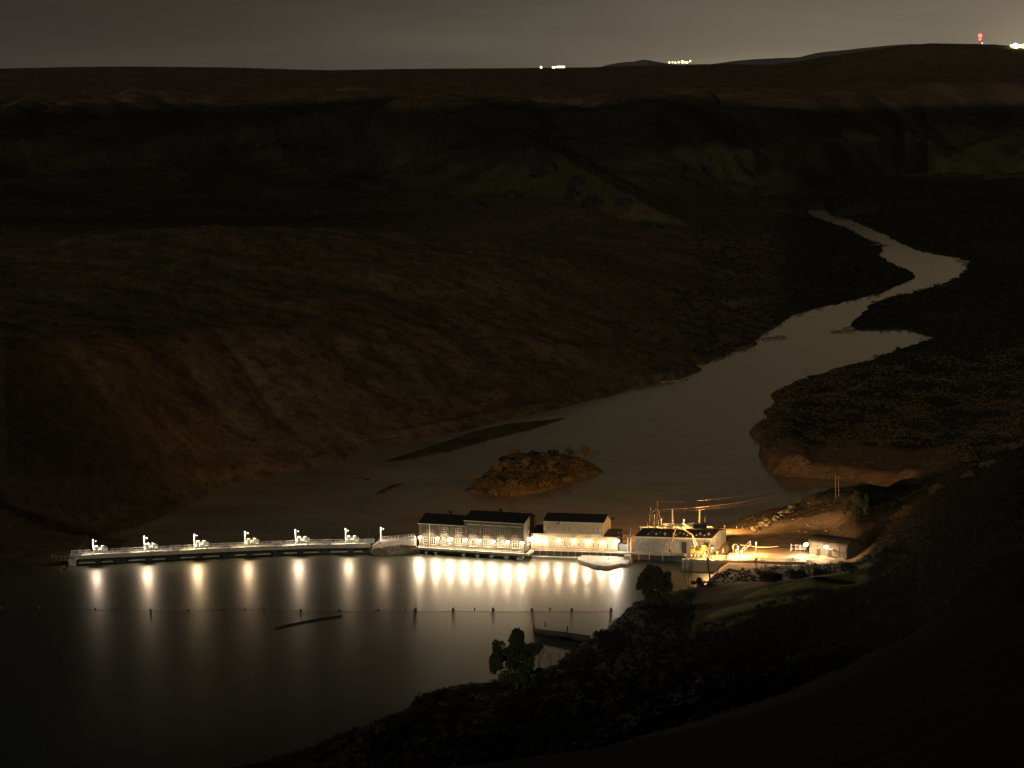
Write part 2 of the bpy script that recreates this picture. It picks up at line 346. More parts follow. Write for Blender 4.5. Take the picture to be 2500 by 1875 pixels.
rows = np.concatenate([np.linspace(2, 450, 45, endpoint=False), np.linspace(450, 760, 110, endpoint=False), np.linspace(760, 900, 90, endpoint=False),
                       np.linspace(900, 1700, 250, endpoint=False), np.linspace(1700, 2700, 120, endpoint=False), np.linspace(2700, 4300, 150, endpoint=False), np.geomspace(4300, 14500, 60)])
cols = np.concatenate([np.linspace(-2150, -1300, 45, endpoint=False), np.linspace(-1300, 1300, 560, endpoint=False), np.linspace(1300, 2150, 46)])/FPX
GY, GS = np.meshgrid(rows, cols, indexing='ij'); W = np.sqrt(GY**2+(300*np.exp(-GY/350))**2); GX = GS*W
GZ = terrain(GX, GY)
nr, nc = GX.shape
idx = np.arange(nr*nc).reshape(nr, nc)
quads = np.stack([idx[:-1, :-1], idx[:-1, 1:], idx[1:, 1:], idx[1:, :-1]], -1).reshape(-1, 4)
me = bpy.data.meshes.new('terrain')
me.vertices.add(nr*nc); me.vertices.foreach_set('co', np.stack([GX, GY, GZ], -1).reshape(-1).astype(np.float32))
me.loops.add(quads.size); me.loops.foreach_set('vertex_index', quads.reshape(-1).astype(np.int32))
me.polygons.add(len(quads)); me.polygons.foreach_set('loop_start', (np.arange(len(quads))*4).astype(np.int32))
me.polygons.foreach_set('use_smooth', np.ones(len(quads), bool)); me.update(); me.validate()
# ground cover colours (what grows or lies there, plus painted shade), per vertex
gy_, gx_ = np.gradient(GZ); dY = np.gradient(rows)[:, None]; dX = np.abs(np.gradient(GX, axis=1))+1e-3
slope = np.hypot(gy_/dY, gx_/dX)
n1 = fbm(GX/240, GY/240, 4, 31); n2 = fbm(GX/45, GY/70, 4, 32); n3 = fbm(GX/6, GY/12, 3, 33)
C = np.zeros(GX.shape+(3,))
tan = np.array((.165, .112, .062)); red = np.array((.128, .088, .052)); green = np.array((.062, .070, .026)); bas = np.array((.026, .027, .020)); sage = np.array((.035, .032, .018)); bare = np.array((.26, .135, .06))
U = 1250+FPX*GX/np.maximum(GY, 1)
def mixc(C, c, m): return C*(1-m[..., None])+c*m[..., None]
C[:] = tan
C = mixc(C, red, sm((n1-.42)*6)*.8)
bench = sm((GY-1050)/150)*(1-sm((GY-2000)/200))*sm((GZ-42)/10)
C = mixc(C, np.array((.12, .084, .045)), bench*.7)
C = mixc(C, green, sm((n2-.54)*8)*.4*sm((GY-850)/200))
C = mixc(C, C*.5, sm((n3-.5)*6)*.6)
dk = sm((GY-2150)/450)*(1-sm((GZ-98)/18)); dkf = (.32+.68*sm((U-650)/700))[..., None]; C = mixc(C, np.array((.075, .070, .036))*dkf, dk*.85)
C = mixc(C, bas*.8, sm((GZ-34-26*n2)/14)*sm((GY-2600)/300)*(1-sm((GZ-88-34*n2)/18))*.9)
C = mixc(C, bas, sm((slope-.55)*4)*sm((GY-2000)/300)*.8)
C = mixc(C, bas, sm((n1*.5+n2*.5-.56)*14)*sm((GY-2500)/300)*(1-sm((GY-4200)/300))*.7)
C = mixc(C, np.array((.052, .048, .026)), sm((.46-n2)*8)*sm((GY-2500)/300)*(1-sm((GZ-60)/20))*.6)
flat = (sm((U-1850)/120)*sm((GY-930)/60)*(1-sm((GY-3300)/300)))
C = mixc(C, sage*(.6+.8*n2[..., None]), flat*.95)
plat = sm((GY-3300)/500)*sm((GZ-88)/14); C = mixc(C, np.array((.150, .104, .062))*(.45+1.1*n2[..., None]), plat*.8)
C = mixc(C, bare, (sm((U-1800)/60)*sm((GY-960)/20)*(1-sm((GY-1012-50*n2)/15))*(1-sm((U-2300)/80)))*.85)
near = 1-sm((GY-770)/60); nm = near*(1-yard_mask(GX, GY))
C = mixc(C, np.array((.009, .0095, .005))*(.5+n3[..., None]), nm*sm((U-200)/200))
fieldm = sm((U-1725)/25)*(1-sm((U-2110)/60))*sm((GY-618-.05*(U-1725))/10)*(1-sm((GY-672-.10*(U-1725))/8))*nm
C = mixc(C, np.array((.20, .24, .065))*(.5+n2[..., None]), fieldm*sm(np.sin((GX*.9+GY*.5)/3.2)*.8+.7))
C = mixc(C, np.array((.030, .026, .015))*(.5+n3[..., None]), sm((520-U)/480)*sm((1010+60*n2-GY)/90)*near*0+sm((560-U)/460)*sm((1060+80*n2-GY)/150)*.8)  # lower-left hillside darkened in its colour to imitate shade
kn = sm((GY-820)/20)*(1-sm((GY-930)/20))*sm((U-1780)/40); C = mixc(C, np.array((.16, .12, .085)), kn*sm((n3-.35)*5)*.8); C = mixc(C, sage*.5, kn*sm((U-2075)/60))
C = mixc(C, np.array((.26, .18, .11)), yard_mask(GX, GY))
isl = np.zeros(GX.shape); m = (GY > 950) & (GY < 1300); isl[m] = sdf(GX[m], GY[m], ISL) < 1; C = mixc(C, np.array((.10, .055, .025)), isl*.8)
C = np.clip(C, 0, 1)
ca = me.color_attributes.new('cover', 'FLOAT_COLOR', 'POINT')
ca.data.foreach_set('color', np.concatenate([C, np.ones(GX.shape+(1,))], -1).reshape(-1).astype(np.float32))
gm = bpy.data.materials.new('ground'); gm.use_nodes = True; t = gm.node_tree; b = t.nodes['Principled BSDF']
b.inputs['Roughness'].default_value = .95; b.inputs['Specular IOR Level'].default_value = .1
at = t.nodes.new('ShaderNodeAttribute'); at.attribute_name = 'cover'
co = t.nodes.new('ShaderNodeTexCoord'); mp = t.nodes.new('ShaderNodeMapping'); t.links.new(co.outputs['Object'], mp.inputs[0])
no = t.nodes.new('ShaderNodeTexNoise'); no.inputs['Scale'].default_value = .22; no.inputs['Detail'].default_value = 8; no.inputs['Roughness'].default_value = .7; t.links.new(mp.outputs[0], no.inputs['Vector'])
mr = t.nodes.new('ShaderNodeMapRange'); mr.inputs[1].default_value = .32; mr.inputs[2].default_value = .66; mr.inputs[3].default_value = .62; mr.inputs[4].default_value = 1.35; t.links.new(no.outputs['Fac'], mr.inputs[0])
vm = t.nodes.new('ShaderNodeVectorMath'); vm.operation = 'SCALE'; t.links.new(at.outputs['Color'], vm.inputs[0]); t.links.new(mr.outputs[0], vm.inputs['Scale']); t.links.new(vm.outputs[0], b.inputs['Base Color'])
bp = t.nodes.new('ShaderNodeBump'); bp.inputs['Strength'].default_value = .5; bp.inputs['Distance'].default_value = 1.0; t.links.new(no.outputs['Fac'], bp.inputs['Height']); t.links.new(bp.outputs[0], b.inputs['Normal'])
me.materials.append(gm)
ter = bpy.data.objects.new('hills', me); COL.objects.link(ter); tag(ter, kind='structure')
# far ridges beyond the plateau
def ridge(name, Y, pts, mtl, depth=1500):
    us_ = np.linspace(pts[0][0], pts[-1][0], 90); vs_ = np.interp(us_, [p[0] for p in pts], [p[1] for p in pts])
    vs_ = vs_+(fbm(us_/30, us_*0, 3, 5)-.5)*2.0; v = []; f = []
    for u, vv in zip(us_, vs_):
        q = PY(u, vv, Y); v += [(q[0], Y-depth, q[2]-180), tuple(q), (q[0], Y+depth, q[2]-220)]
    for i in range(len(us_)-1):
        a = 3*i; f += [(a, a+3, a+4, a+1), (a+1, a+4, a+5, a+2)]
    o = mesh_obj(name, v, f, mtl, smooth=True); return tag(o, kind='structure')
mat('far_ridge', (.30, .29, .27), .95, var=.1, scale=.001)  # pale grey stands in for haze over the ridges
ridge('distant_hills', 17000, [(1400,190),(1475,160),(1510,153),(1550,150),(1570,144),(1600,150),(1640,157),(1720,159),(1780,150),(1850,144),(1950,140),(2000,128),(2100,118),(2170,111),(2230,107),(2330,112),(2420,108),(2600,125)], 'far_ridge')
# ------------------------------------------------------------------ water
def water_mat(name, base, tint, rough, rough2, mixf, bstr, sc, st=(1, 1, 1), aniso=0):
    m = bpy.data.materials.new(name); m.use_nodes = True; t = m.node_tree; t.nodes.clear()
    N = t.nodes.new; L = t.links.new
    out = N('ShaderNodeOutputMaterial'); mix = N('ShaderNodeMixShader'); L(mix.outputs[0], out.inputs[0])
    df = N('ShaderNodeBsdfDiffuse'); df.inputs['Color'].default_value = (*base, 1)
    gl = N('ShaderNodeBsdfGlossy'); gl.distribution = 'GGX'; gl.inputs['Color'].default_value = (*tint, 1)
    tg = N('ShaderNodeCombineXYZ'); tg.inputs[0].default_value = 1; L(tg.outputs[0], gl.inputs['Tangent']); gl.inputs['Anisotropy'].default_value = aniso
    fr = N('ShaderNodeFresnel'); fr.inputs[0].default_value = 1.33
    L(fr.outputs[0], mix.inputs[0]); L(df.outputs[0], mix.inputs[1])
    g2 = N('ShaderNodeBsdfGlossy'); g2.distribution = 'GGX'; g2.inputs['Color'].default_value = (*tint, 1); g2.inputs['Roughness'].default_value = rough2
    mg = N('ShaderNodeMixShader'); mg.inputs[0].default_value = mixf; L(gl.outputs[0], mg.inputs[1]); L(g2.outputs[0], mg.inputs[2]); L(mg.outputs[0], mix.inputs[2])
    co = N('ShaderNodeTexCoord'); mp = N('ShaderNodeMapping'); mp.inputs['Scale'].default_value = st; L(co.outputs['Object'], mp.inputs[0])
    n = N('ShaderNodeTexNoise'); n.inputs['Scale'].default_value = sc; n.inputs['Detail'].default_value = 4; n.inputs['Roughness'].default_value = .55; L(mp.outputs[0], n.inputs['Vector'])
    bp = N('ShaderNodeBump'); bp.inputs['Strength'].default_value = bstr; bp.inputs['Distance'].default_value = .12; L(n.outputs['Fac'], bp.inputs['Height'])
    L(bp.outputs[0], gl.inputs['Normal'])
    n2 = N('ShaderNodeTexNoise'); n2.inputs['Scale'].default_value = .018; n2.inputs['Detail'].default_value = 3; n2.inputs['Distortion'].default_value = 1.5; L(mp.outputs[0], n2.inputs['Vector'])
    mr = N('ShaderNodeMapRange'); mr.inputs[1].default_value = .35; mr.inputs[2].default_value = .65; mr.inputs[3].default_value = rough*.88; mr.inputs[4].default_value = rough*1.12
    mc = N('ShaderNodeMapRange'); mc.inputs[1].default_value = .3; mc.inputs[2].default_value = .7; mc.inputs[3].default_value = .72; mc.inputs[4].default_value = 1.28; L(n2.outputs['Fac'], mc.inputs[0])
    vs = N('ShaderNodeVectorMath'); vs.operation = 'SCALE'; vs.inputs[0].default_value = base; L(mc.outputs[0], vs.inputs['Scale']); L(vs.outputs[0], df.inputs['Color'])
    L(n2.outputs['Fac'], mr.inputs[0]); L(mr.outputs[0], gl.inputs['Roughness'])
    return m
wm1 = water_mat('reservoir', (.012, .025, .011), (1, .91, .79), .32, .42, .42, .05, .35, (.5, 1, 1), -.2)
wm2 = water_mat('river', (.25, .195, .125), (1, .90, .70), .12, .22, .4, .04, .2, (.6, 1, 1))
DL = [P(150,1359,3)]+DAM[1:]+[P(1020,1332,2.2), P(1290,1336,2.2), P(1500,1338,2.2), P(1760,1343,2.2)]
DL = [(float(p[0]), float(p[1])) for p in DL]
def sheet(name, z, pts, m): return tag(mesh_obj(name, [(p[0], p[1], z) for p in pts], [tuple(range(len(pts)))], m), kind='structure')
eps = 2.0
sheet('reservoir_water', 0.0, [(DL[0][0]-350, DL[0][1]-40)]+[(-300., 420.), (300., 420.), (300., DL[-1][1]+eps)]+[(x, y+eps) for x, y in DL[::-1]], wm1)
sheet('river_water', ZD, [(x, y+eps+3) for x, y in DL]+[(420., 850.), (420., 960.), (1100., 1900.), (2500., 4600.), (0., 4600.), (-900., 1500.), (DL[0][0]-40, DL[0][1]+20)], wm2)
# ================================================================== the dam
def lerp_line(pts, n):
    pts = [np.array(p, float) for p in pts]; d = [0]
    for a, b in zip(pts, pts[1:]): d.append(d[-1]+np.linalg.norm(b-a))
    ss = np.linspace(0, d[-1], n); return np.stack([np.interp(ss, d, [p[k] for p in pts]) for k in range(3)], 1)
dam_u = np.array([q[0] for q in damline], float); dam_v = np.array([q[1] for q in damline])
def damP(u, z=3.0, back=0.0):         # a point on the dam's front edge under photo column u
    p = P(u, np.interp(u, dam_u, dam_v), 3.0); q = P(u+4, np.interp(u+4, dam_u, dam_v), 3.0)-P(u-4, np.interp(u-4, dam_u, dam_v), 3.0)
    q /= np.linalg.norm(q); n = np.array((-q[1], q[0], 0)); p = p+n*back; p[2] = z; return p
def damdir(u):
    q = P(u+8, np.interp(u+8, dam_u, dam_v), 3.0)-P(u-8, np.interp(u-8, dam_u, dam_v), 3.0); return math.atan2(q[1], q[0])
U0, U1 = 180, 905
def ribbon(mb, ulist, b0, b1, z0, z1):
    for a, b in zip(ulist, ulist[1:]):
        p = [damP(a, z0, b0), damP(b, z0, b0), damP(b, z0, b1), damP(a, z0, b1), damP(a, z1, b0), damP(b, z1, b0), damP(b, z1, b1), damP(a, z1, b1)]
        mb.hexa(p)
    return mb
DW = 3.2
pc = damP(540, 0, 1)
dam = thing('spillway_dam', pc, 'long low concrete spillway dam with gates and a flat walkway deck', 'dam')
ul = list(np.linspace(U0, U1, 25))
part('deck', ribbon(MB(), ul, 0, DW, 2.35, 3.0), 'concrete', dam)
part('edge_beam', ribbon(MB(), ul, -.15, .25, 1.95, 3.12), 'concrete', dam)
part('weir', ribbon(MB(), ul, 2.2, 4.6, -8, -.6), 'old_concrete', dam)
piers_u = [240+61.6*i for i in range(11)]
for u in piers_u:
    th = damdir(u); mb = MB(); c = damP(u, 0, 0); ex = np.array((math.cos(th), math.sin(th), 0)); ey = np.array((-math.sin(th), math.cos(th), 0))
    def L2(x, y, z): return c+ex*x+ey*y+np.array((0, 0, z))
    w = .75
    mb.hexa([L2(-w,-.3,-3), L2(w,-.3,-3), L2(w,4.5,-8), L2(-w,4.5,-8), L2(-w,-.3,1.94), L2(w,-.3,1.94), L2(w,4.5,2.34), L2(-w,4.5,2.34)])
    mb.hexa([L2(-w-.35,-.9,1.35), L2(w+.35,-.9,1.35), L2(w+.35,.6,1.35), L2(-w-.35,.6,1.35), L2(-w-.35,-.5,1.92), L2(w+.35,-.5,1.92), L2(w+.35,.6,1.92), L2(-w-.35,.6,1.92)])
    part('pier', mb, 'dark_metal', dam)
for i in range(12):
    ua = 240+61.6*(i-1)+7; ub = ua+47
    if ua < U0: ua = U0+3
    if ub > U1: ub = U1-5
    if ub-ua < 10: continue
    mb = MB()      # curved gate skin bulging upstream, plus a pale beam added to catch lamplight
    us2 = list(np.linspace(ua, ub, 3)); prof = [(1.9, 1.9), (1.2, 1.5), (.7, .6), (.5, -.6)]
    for (b0, z0), (b1, z1) in zip(prof, prof[1:]):
        for a, b in zip(us2, us2[1:]):
            mb.add([damP(a, z0, b0), damP(b, z0, b0), damP(b, z1, b1), damP(a, z1, b1)], [(0, 3, 2, 1)])
    gt = part('gate', mb, 'dark_metal', dam)
    mb = MB(); fr_ = [.9, .6, .95, .7, .85][i % 5]; um = ub if i % 2 else ua; us3 = [ua+1, ua+1+(ub-ua-2)*fr_] if i % 2 else [ub-1-(ub-ua-2)*fr_, ub-1]
    ribbon(mb, us3, -1.3, -.45, .7, 1.05); part('added_beam', mb, 'concrete', gt)
# guard rail behind the deck: posts one by one, rails and mesh panels
rl = thing('guard_rail', damP(540, 3, DW-.1), 'grey pipe guard rail with mesh running along the far side of the spillway deck', 'railing')
upost = list(np.linspace(U0+2, U1-3, 62))
for u in upost:
    mb = MB(); p = damP(u, 3.0, DW-.12); mb.tube(p, p+np.array((0, 0, 1.25)), .05, n=6); part('post', mb, 'galvanised', rl)
for z in (4.22, 3.65):
    mb = MB()
    for a, b in zip(upost, upost[1:]): mb.tube(damP(a, z, DW-.12), damP(b, z, DW-.12), .075 if z > 4 else .035, n=6, cap=False)
    part('rail', mb, 'galvanised', rl)
mb = MB(); part('mesh_panel', ribbon(MB(), upost[::2], DW-.06, DW-.04, 3.08, 3.6), 'sheet_metal', rl)
# hoist platforms with two white drums, one under each lamp
def platform(mb_, w=2.25):
    fr = MB(); fr.box(-w, w, -.75, .75, .75, .95); fr.box(-w, w, -.8, -.72, .5, 1.0)
    cage = MB()
    for z in (1.45, 1.9):
        for y in (-.75, .75): cage.tube((-w, y, z), (w, y, z), .045, n=5)
        for x in (-w, w): cage.tube((x, -.75, z), (x, .75, z), .045, n=5)
    for x in (-w, -w/2, 0, w/2, w):
        for y in (-.75, .75): cage.tube((x, y, .95), (x, y, 1.9), .04, n=5)
    return fr, cage
def make_hoist():
    root = thing('gate_hoist', (0, 0, 0), 'x', 'gate hoist', 'gate hoists with two drums on the spillway deck')
    fr, cage = platform(None)
    lpart('platform', fr, 'white_paint', root); lpart('handrail', cage, 'white_paint', root)
    for x in (-1.15, .9):
        d = MB(); d.tube((x, 0, .95), (x, 0, 2.25), .44, n=16); d.tube((x, 0, 2.25), (x, 0, 2.42), .52, n=16); lpart('drum', d, 'white_paint', root)
    bx = MB(); bx.box(-.5, .3, -.45, .45, .96, 1.5); bx.tube((-1.6, 0, 1.15), (1.9, 0, 1.15), .1, n=8); lpart('gearbox', bx, 'white_paint', root)
    for x in (-1.9, 1.9):
        g = MB(); g.box(x-.12, x+.12, -.5, .5, 0, .74); lpart('leg', g, 'galvanised', root)
    h = MB(); h.tube((-.25, -.85, .9), (-.25, -.85, -.2), .1, n=8); h.tube((.15, -.85, .9), (.15, -.85, -.2), .1, n=8); h.box(-.4, .3, -.95, -.7, -.1, .15); lpart('chain_guide', h, 'white_paint', root)
    return root
def make_cage():
    root = thing('gate_stand', (0, 0, 0), 'x', 'gate stand', 'railed gate stands without drums on the spillway deck')
    fr, cage = platform(None)
    lpart('platform', fr, 'galvanised', root); lpart('handrail', cage, 'galvanised', root)
    bx = MB()
    for x in (-1.2, 0, 1.2): bx.box(x-.28, x+.28, -.3, .3, .96, 1.35+.15*(x == 0))
    bx.tube((-1.8, 0, 1.1), (1.8, 0, 1.1), .08, n=8); lpart('winch', bx, 'galvanised', root)
    for x in (-1.9, 1.9):
        g = MB(); g.box(x-.1, x+.1, -.4, .4, 0, .74); lpart('leg', g, 'galvanised', root)
    h = MB(); h.tube((.1, -.85, .9), (.1, -.85, -.2), .08, n=8); lpart('chain_guide', h, 'galvanised', root)
    return root
lamp_u = [229, 353.7, 476.8, 600, 723.3, 843.7, 929.6]; lamp_v = [1317, 1309, 1303.5, 1297.5, 1293, 1290.6, 1287]
hoist = make_hoist(); cage = make_cage()
nth = ['leftmost', 'second from the left', 'third from the left', 'fourth from the left', 'fifth from the left', 'rightmost']
for i in range(6):
    o = hoist if i == 0 else copy_tree(hoist)
    o.location = tuple(damP(lamp_u[i]+16, 3.0, .9)); o.scale = (1.0, 1, 1.2); o.rotation_euler.z = damdir(lamp_u[i]+16)
    o['label'] = 'white gate hoist with two drums on the spillway, %s of six' % nth[i]
cu = [188, 307, 430, 553, 677, 798, 914]
cn = ['half-width railed stand at the spillway deck\'s far left end', 'grey railed gate stand between the first and second white hoists from the left', 'grey railed gate stand between the second and third white hoists from the left',
      'grey railed gate stand between the third and fourth white hoists from the left', 'grey railed gate stand between the fourth and fifth white hoists from the left', 'railed gate stand carrying a yellow box between the last two white hoists', 'small railed stand where the spillway deck meets the rock embankment']
for i, u in enumerate(cu):
    o = cage if i == 0 else copy_tree(cage)
    o.location = tuple(damP(min(u, 903), 3.0, .9)); o.rotation_euler.z = damdir(min(u, 897)); o['label'] = cn[i]
    if i in (0, 6): o.scale = (.68, .9, .9)
    if i == 5:
        bb = MB(); bb.box(-.9, 1.2, -.35, .45, 1.5, 2.05); y = lpart('box', bb, 'yellow_paint', o); y['label'] = 'yellow box'
# lamp posts
def make_post():
    root = thing('lamp_post', (0, 0, 0), 'x', 'lamp post', 'lamp posts along the spillway deck')
    m1 = MB(); m1.tube((0, 0, 0), (0, 0, 3.9), .11, .08, n=8); m1.box(-.2, .2, -.2, .2, 0, .12); lpart('pole', m1, 'white_paint', root)
    m2 = MB(); m2.tube((0, 0, 3.9), (0, 0, 4.25), .12, .42, n=10); m2.tube((0, 0, 3.9), (.95, -.6, 3.8), .03, n=6); lpart('shade', m2, 'galvanised', root)
    m3 = MB(); m3.ball((.95, -.6, 3.74), .08, 10, 6, .7); lpart('bulb', m3, 'cool_globe', root)
    return root
post = make_post()
pn = ['lamp post above the leftmost white hoist on the spillway', 'lamp post beside the second white hoist from the left', 'lamp post beside the third white hoist from the left', 'lamp post beside the fourth white hoist from the left',
      'lamp post beside the fifth white hoist from the left', 'lamp post beside the rightmost white hoist', 'lamp post standing on the rock embankment at the footbridge']
LCOL = [(1, .80, .62), (1, .80, .60), (1, .76, .46), (1, .74, .46), (1, .80, .58), (1, .79, .56), (1, .76, .52)]
for i in range(7):
    o = post if i == 0 else copy_tree(post)
    if i < 6:
        q = damP(lamp_u[i], 3.0, DW-.45); h = PY(lamp_u[i], lamp_v[i], q[1])[2]-3.0; th = damdir(lamp_u[i])
    else:
        q = P(929.6, 1322, 4.6); h = PY(929.6, 1287, q[1])[2]-4.6; th = 0
    o.location = tuple(q); o.scale = (1, 1, h/4.2); o.rotation_euler.z = th; o['label'] = 'white ' + pn[i]
    lz = q[2]+h*.9; lx = np.array((math.cos(th)*1.0+math.sin(th)*.75, math.sin(th)*1.0-math.cos(th)*.75, 0))
    lamp((q[0]+lx[0], q[1]+lx[1], lz-.3), [3000, 4600, 4800, 3900, 4700, 4000, 2000][i], LCOL[i], .3)
tp = thing('thin_pole', damP(902, 3, 2.6), 'thin unlit pole left of the embankment lamp post', 'pole'); q = damP(902, 3, 2.6)
m1 = MB(); m1.tube(q, q+np.array((0, 0, 3.4)), .06, n=6); part('shaft', m1, 'dark_metal', tp); m1 = MB(); m1.box(q[0]-.2, q[0]+.2, q[1]-.2, q[1]+.2, q[2]+3.4, q[2]+3.7); part('cap', m1, 'dark_metal', tp)
# left abutment
ab = thing('abutment', P(176, 1362, 1.5), 'small pale concrete abutment block at the dam\'s left end', 'abutment')
mb = MB(); a = damP(183, 0, -.4)
mb.box(a[0]-2.2, a[0]+.3, a[1]-.5, a[1]+4, -3, 2.2); part('block', mb, 'concrete', ab)
mb = MB(); b0 = P(190, 1374, 0); mb.tube((b0[0]-.1, b0[1], -1), (b0[0]-.1, b0[1], 2.6), .22, n=8); part('pile', mb, 'white_paint', ab)
mb = MB()
for k in range(5):
    x = a[0]-2-k*1.6; mb.tube((x, a[1]+1+k*.6, 1.5), (x, a[1]+1+k*.6, 2.6), .05, n=5)
mb.tube((a[0]-2, a[1]+1, 2.6), (a[0]-8.4, a[1]+3.4, 2.6), .05, n=5); part('handrail', mb, 'galvanised', ab)
# rock embankment and footbridge between spillway and old powerhouse
def rock_mesh(seed, r=1, flat=.7):
    rg = np.random.default_rng(seed); m = MB(); m.ball((0, 0, 0), r, 7, 5, flat)
    m.v = [tuple(np.array(p)*(1+rg.uniform(-.22, .22))) for p in m.v]; return m
rockmeshes = []
for k in range(6):
    m = rock_mesh(100+k); me_ = bpy.data.meshes.new('rock'); me_.from_pydata(m.v, [], m.f); me_.materials.append(MATS['rock']); rockmeshes.append(me_)
e0 = P(905, 1341, 2.2); e1 = P(1022, 1341, 2.2)
emb = thing('embankment', P(960, 1342, 0), 'sloping pale concrete apron over a rubble bank left of the old powerhouse', 'embankment')
topl = [(908, 1336, 2.9), (925, 1323.5, 4.5), (950, 1320.5, 4.8), (985, 1317.5, 5.0), (1016, 1315, 5.2)]
midl = [(906, 1341, 2.2), (918, 1339, 2.5), (945, 1334, 3.0), (980, 1330, 3.4), (1016, 1332, 3.2)]
botl = [(906, 1350, .3), (918, 1356, -.2), (950, 1356, -.2), (985, 1353, -.2), (1018, 1347, .2)]
v = []; f = []
for ln in (botl, midl, topl): v += [tuple(P(*q)) for q in ln]
bk = [tuple(P(*q)+np.array((0, 4, 0))) for q in topl]; v += bk; v += [(p[0], p[1]+2, -8) for p in bk]
for r in range(4):
    for i in range(4): a = r*5+i; f.append((a, a+1, a+6, a+5))
o = mesh_obj('apron', v[5:], [tuple(i-5 for i in q) for q in f[4:]], 'concrete', parent=emb, base=tuple(emb.location))
o = mesh_obj('rubble_face', v[:10], f[:4], 'rock', parent=emb, base=tuple(emb.location))
rv = []; rf = []
for k in range(420):
    i = rng.integers(0, 4); s_, t_ = rng.random(2); A = np.array(v[i])*(1-s_)+np.array(v[i+1])*s_; B = np.array(v[5+i])*(1-s_)+np.array(v[6+i])*s_; c = A*(1-t_)+B*t_
    m = rock_mesh(int(rng.integers(1e6)), rng.uniform(.15, .42)); o_ = len(rv); rv += [tuple(np.array(p)+c) for p in m.v]; rf += [tuple(x+o_ for x in q) for q in m.f]
o = mesh_obj('rubble', rv, rf, 'rock', parent=emb, base=tuple(emb.location)); o['kind'] = 'stuff'
fb = thing('footbridge_railing', P(975, 1319, 5.2), 'pipe railing along the walk from spillway to old powerhouse', 'railing')
fl = lerp_line([P(925, 1323, 4.6), P(950, 1319, 4.9), P(1013, 1313.5, 5.4)], 12)
for p in fl:
    mb = MB(); mb.tube(p, p+np.array((0, 0, 1.4)), .05, n=6); part('post', mb, 'galvanised', fb)
for z in (1.38, .75):
    mb = MB()
    for a, b in zip(fl, fl[1:]): mb.tube(a+np.array((0, 0, z)), b+np.array((0, 0, z)), .05, n=6)
    part('rail', mb, 'galvanised', fb)
mb = MB()
for a, b in zip(fl[:5], fl[1:5]): mb.hexa([a+np.array((0, -.2, -.5)), b+np.array((0, -.2, -.5)), b+np.array((0, 1.5, -.5)), a+np.array((0, 1.5, -.5)), a+np.array((0, -.2, -.05)), b+np.array((0, -.2, -.05)), b+np.array((0, 1.5, -.05)), a+np.array((0, 1.5, -.05))])
part('walkway', mb, 'concrete', fb)
# ================================================================== buildings
class Fr:   # frame on a facade: s along it, t outwards (towards the reservoir), z up
    def __init__(s, A, B, depth):
        s.A = np.array(A, float); d = np.array(B, float)-s.A; d[2] = 0; s.L = np.linalg.norm(d); s.X = d/s.L
        s.D = np.array((depth[0], depth[1], 0.0)); s.W = np.linalg.norm(s.D); s.D = s.D/s.W
        s.N = np.array((s.X[1], -s.X[0], 0))
    def p(s, a, t, z):      # t > 0 in front, t < 0 into the building along its depth
        q = s.A+s.X*a+(s.N*t if t > 0 else -s.D*t); return np.array((q[0], q[1], z))
    def hit(s, u, v):       # photo point on the facade plane -> (s, z)
        d = rdir(u, v); o = np.array((0, 0, CAMZ)); k = np.dot(s.A-o, s.N)/np.dot(d, s.N); q = o+d*k
        return float(np.dot(q-s.A, s.X)), float(q[2])
    def box(s, mb, a0, a1, t0, t1, z0, z1):
        return mb.hexa([s.p(a0, t1, z0), s.p(a1, t1, z0), s.p(a1, t0, z0), s.p(a0, t0, z0), s.p(a0, t1, z1), s.p(a1, t1, z1), s.p(a1, t0, z1), s.p(a0, t0, z1)])
def gable_block(fr, a0, a1, z0, ze, zr, depth, ridge, wallm, roofm, root, over=.25):
    w = MB(); pts = lambda a: [fr.p(a, 0, z0), fr.p(a, 0, ze), fr.p(a, -ridge, zr), fr.p(a, -depth, ze-(.0)), fr.p(a, -depth, z0)]
    A = pts(a0); B = pts(a1)
    w.add(A+B, [(0, 1, 2, 3, 4), (9, 8, 7, 6, 5), (0, 5, 6, 1), (3, 8, 9, 4)])
    part('wall', w, wallm, root)
    r = MB(); th = .16; sl = (zr-ze)/ridge; o0 = a0-over; o1 = a1+over
    def q(a, t, z): return fr.p(a, t, z)
    z1 = ze-sl*.35*0; r.hexa([q(o0, .35, ze+.03-.05), q(o1, .35, ze+.03-.05), q(o1, -ridge, zr+.03), q(o0, -ridge, zr+.03), q(o0, .35, ze+.03-.05+th), q(o1, .35, ze-.02+th), q(o1, -ridge, zr+.03+th), q(o0, -ridge, zr+.03+th)])
    r.hexa([q(o0, -ridge-.01, zr+.03), q(o1, -ridge-.01, zr+.03), q(o1, -depth-.3, ze-.05), q(o0, -depth-.3, ze-.05), q(o0, -ridge-.01, zr+.03+th), q(o1, -ridge-.01, zr+.03+th), q(o1, -depth-.3, ze-.05+th), q(o0, -depth-.3, ze-.05+th)])
    part('roof', r, roofm, root)
    g = MB(); fr.box(g, o0, o1, .36, .5, ze-.06, ze+.14); part('gutter', g, 'trim', root)
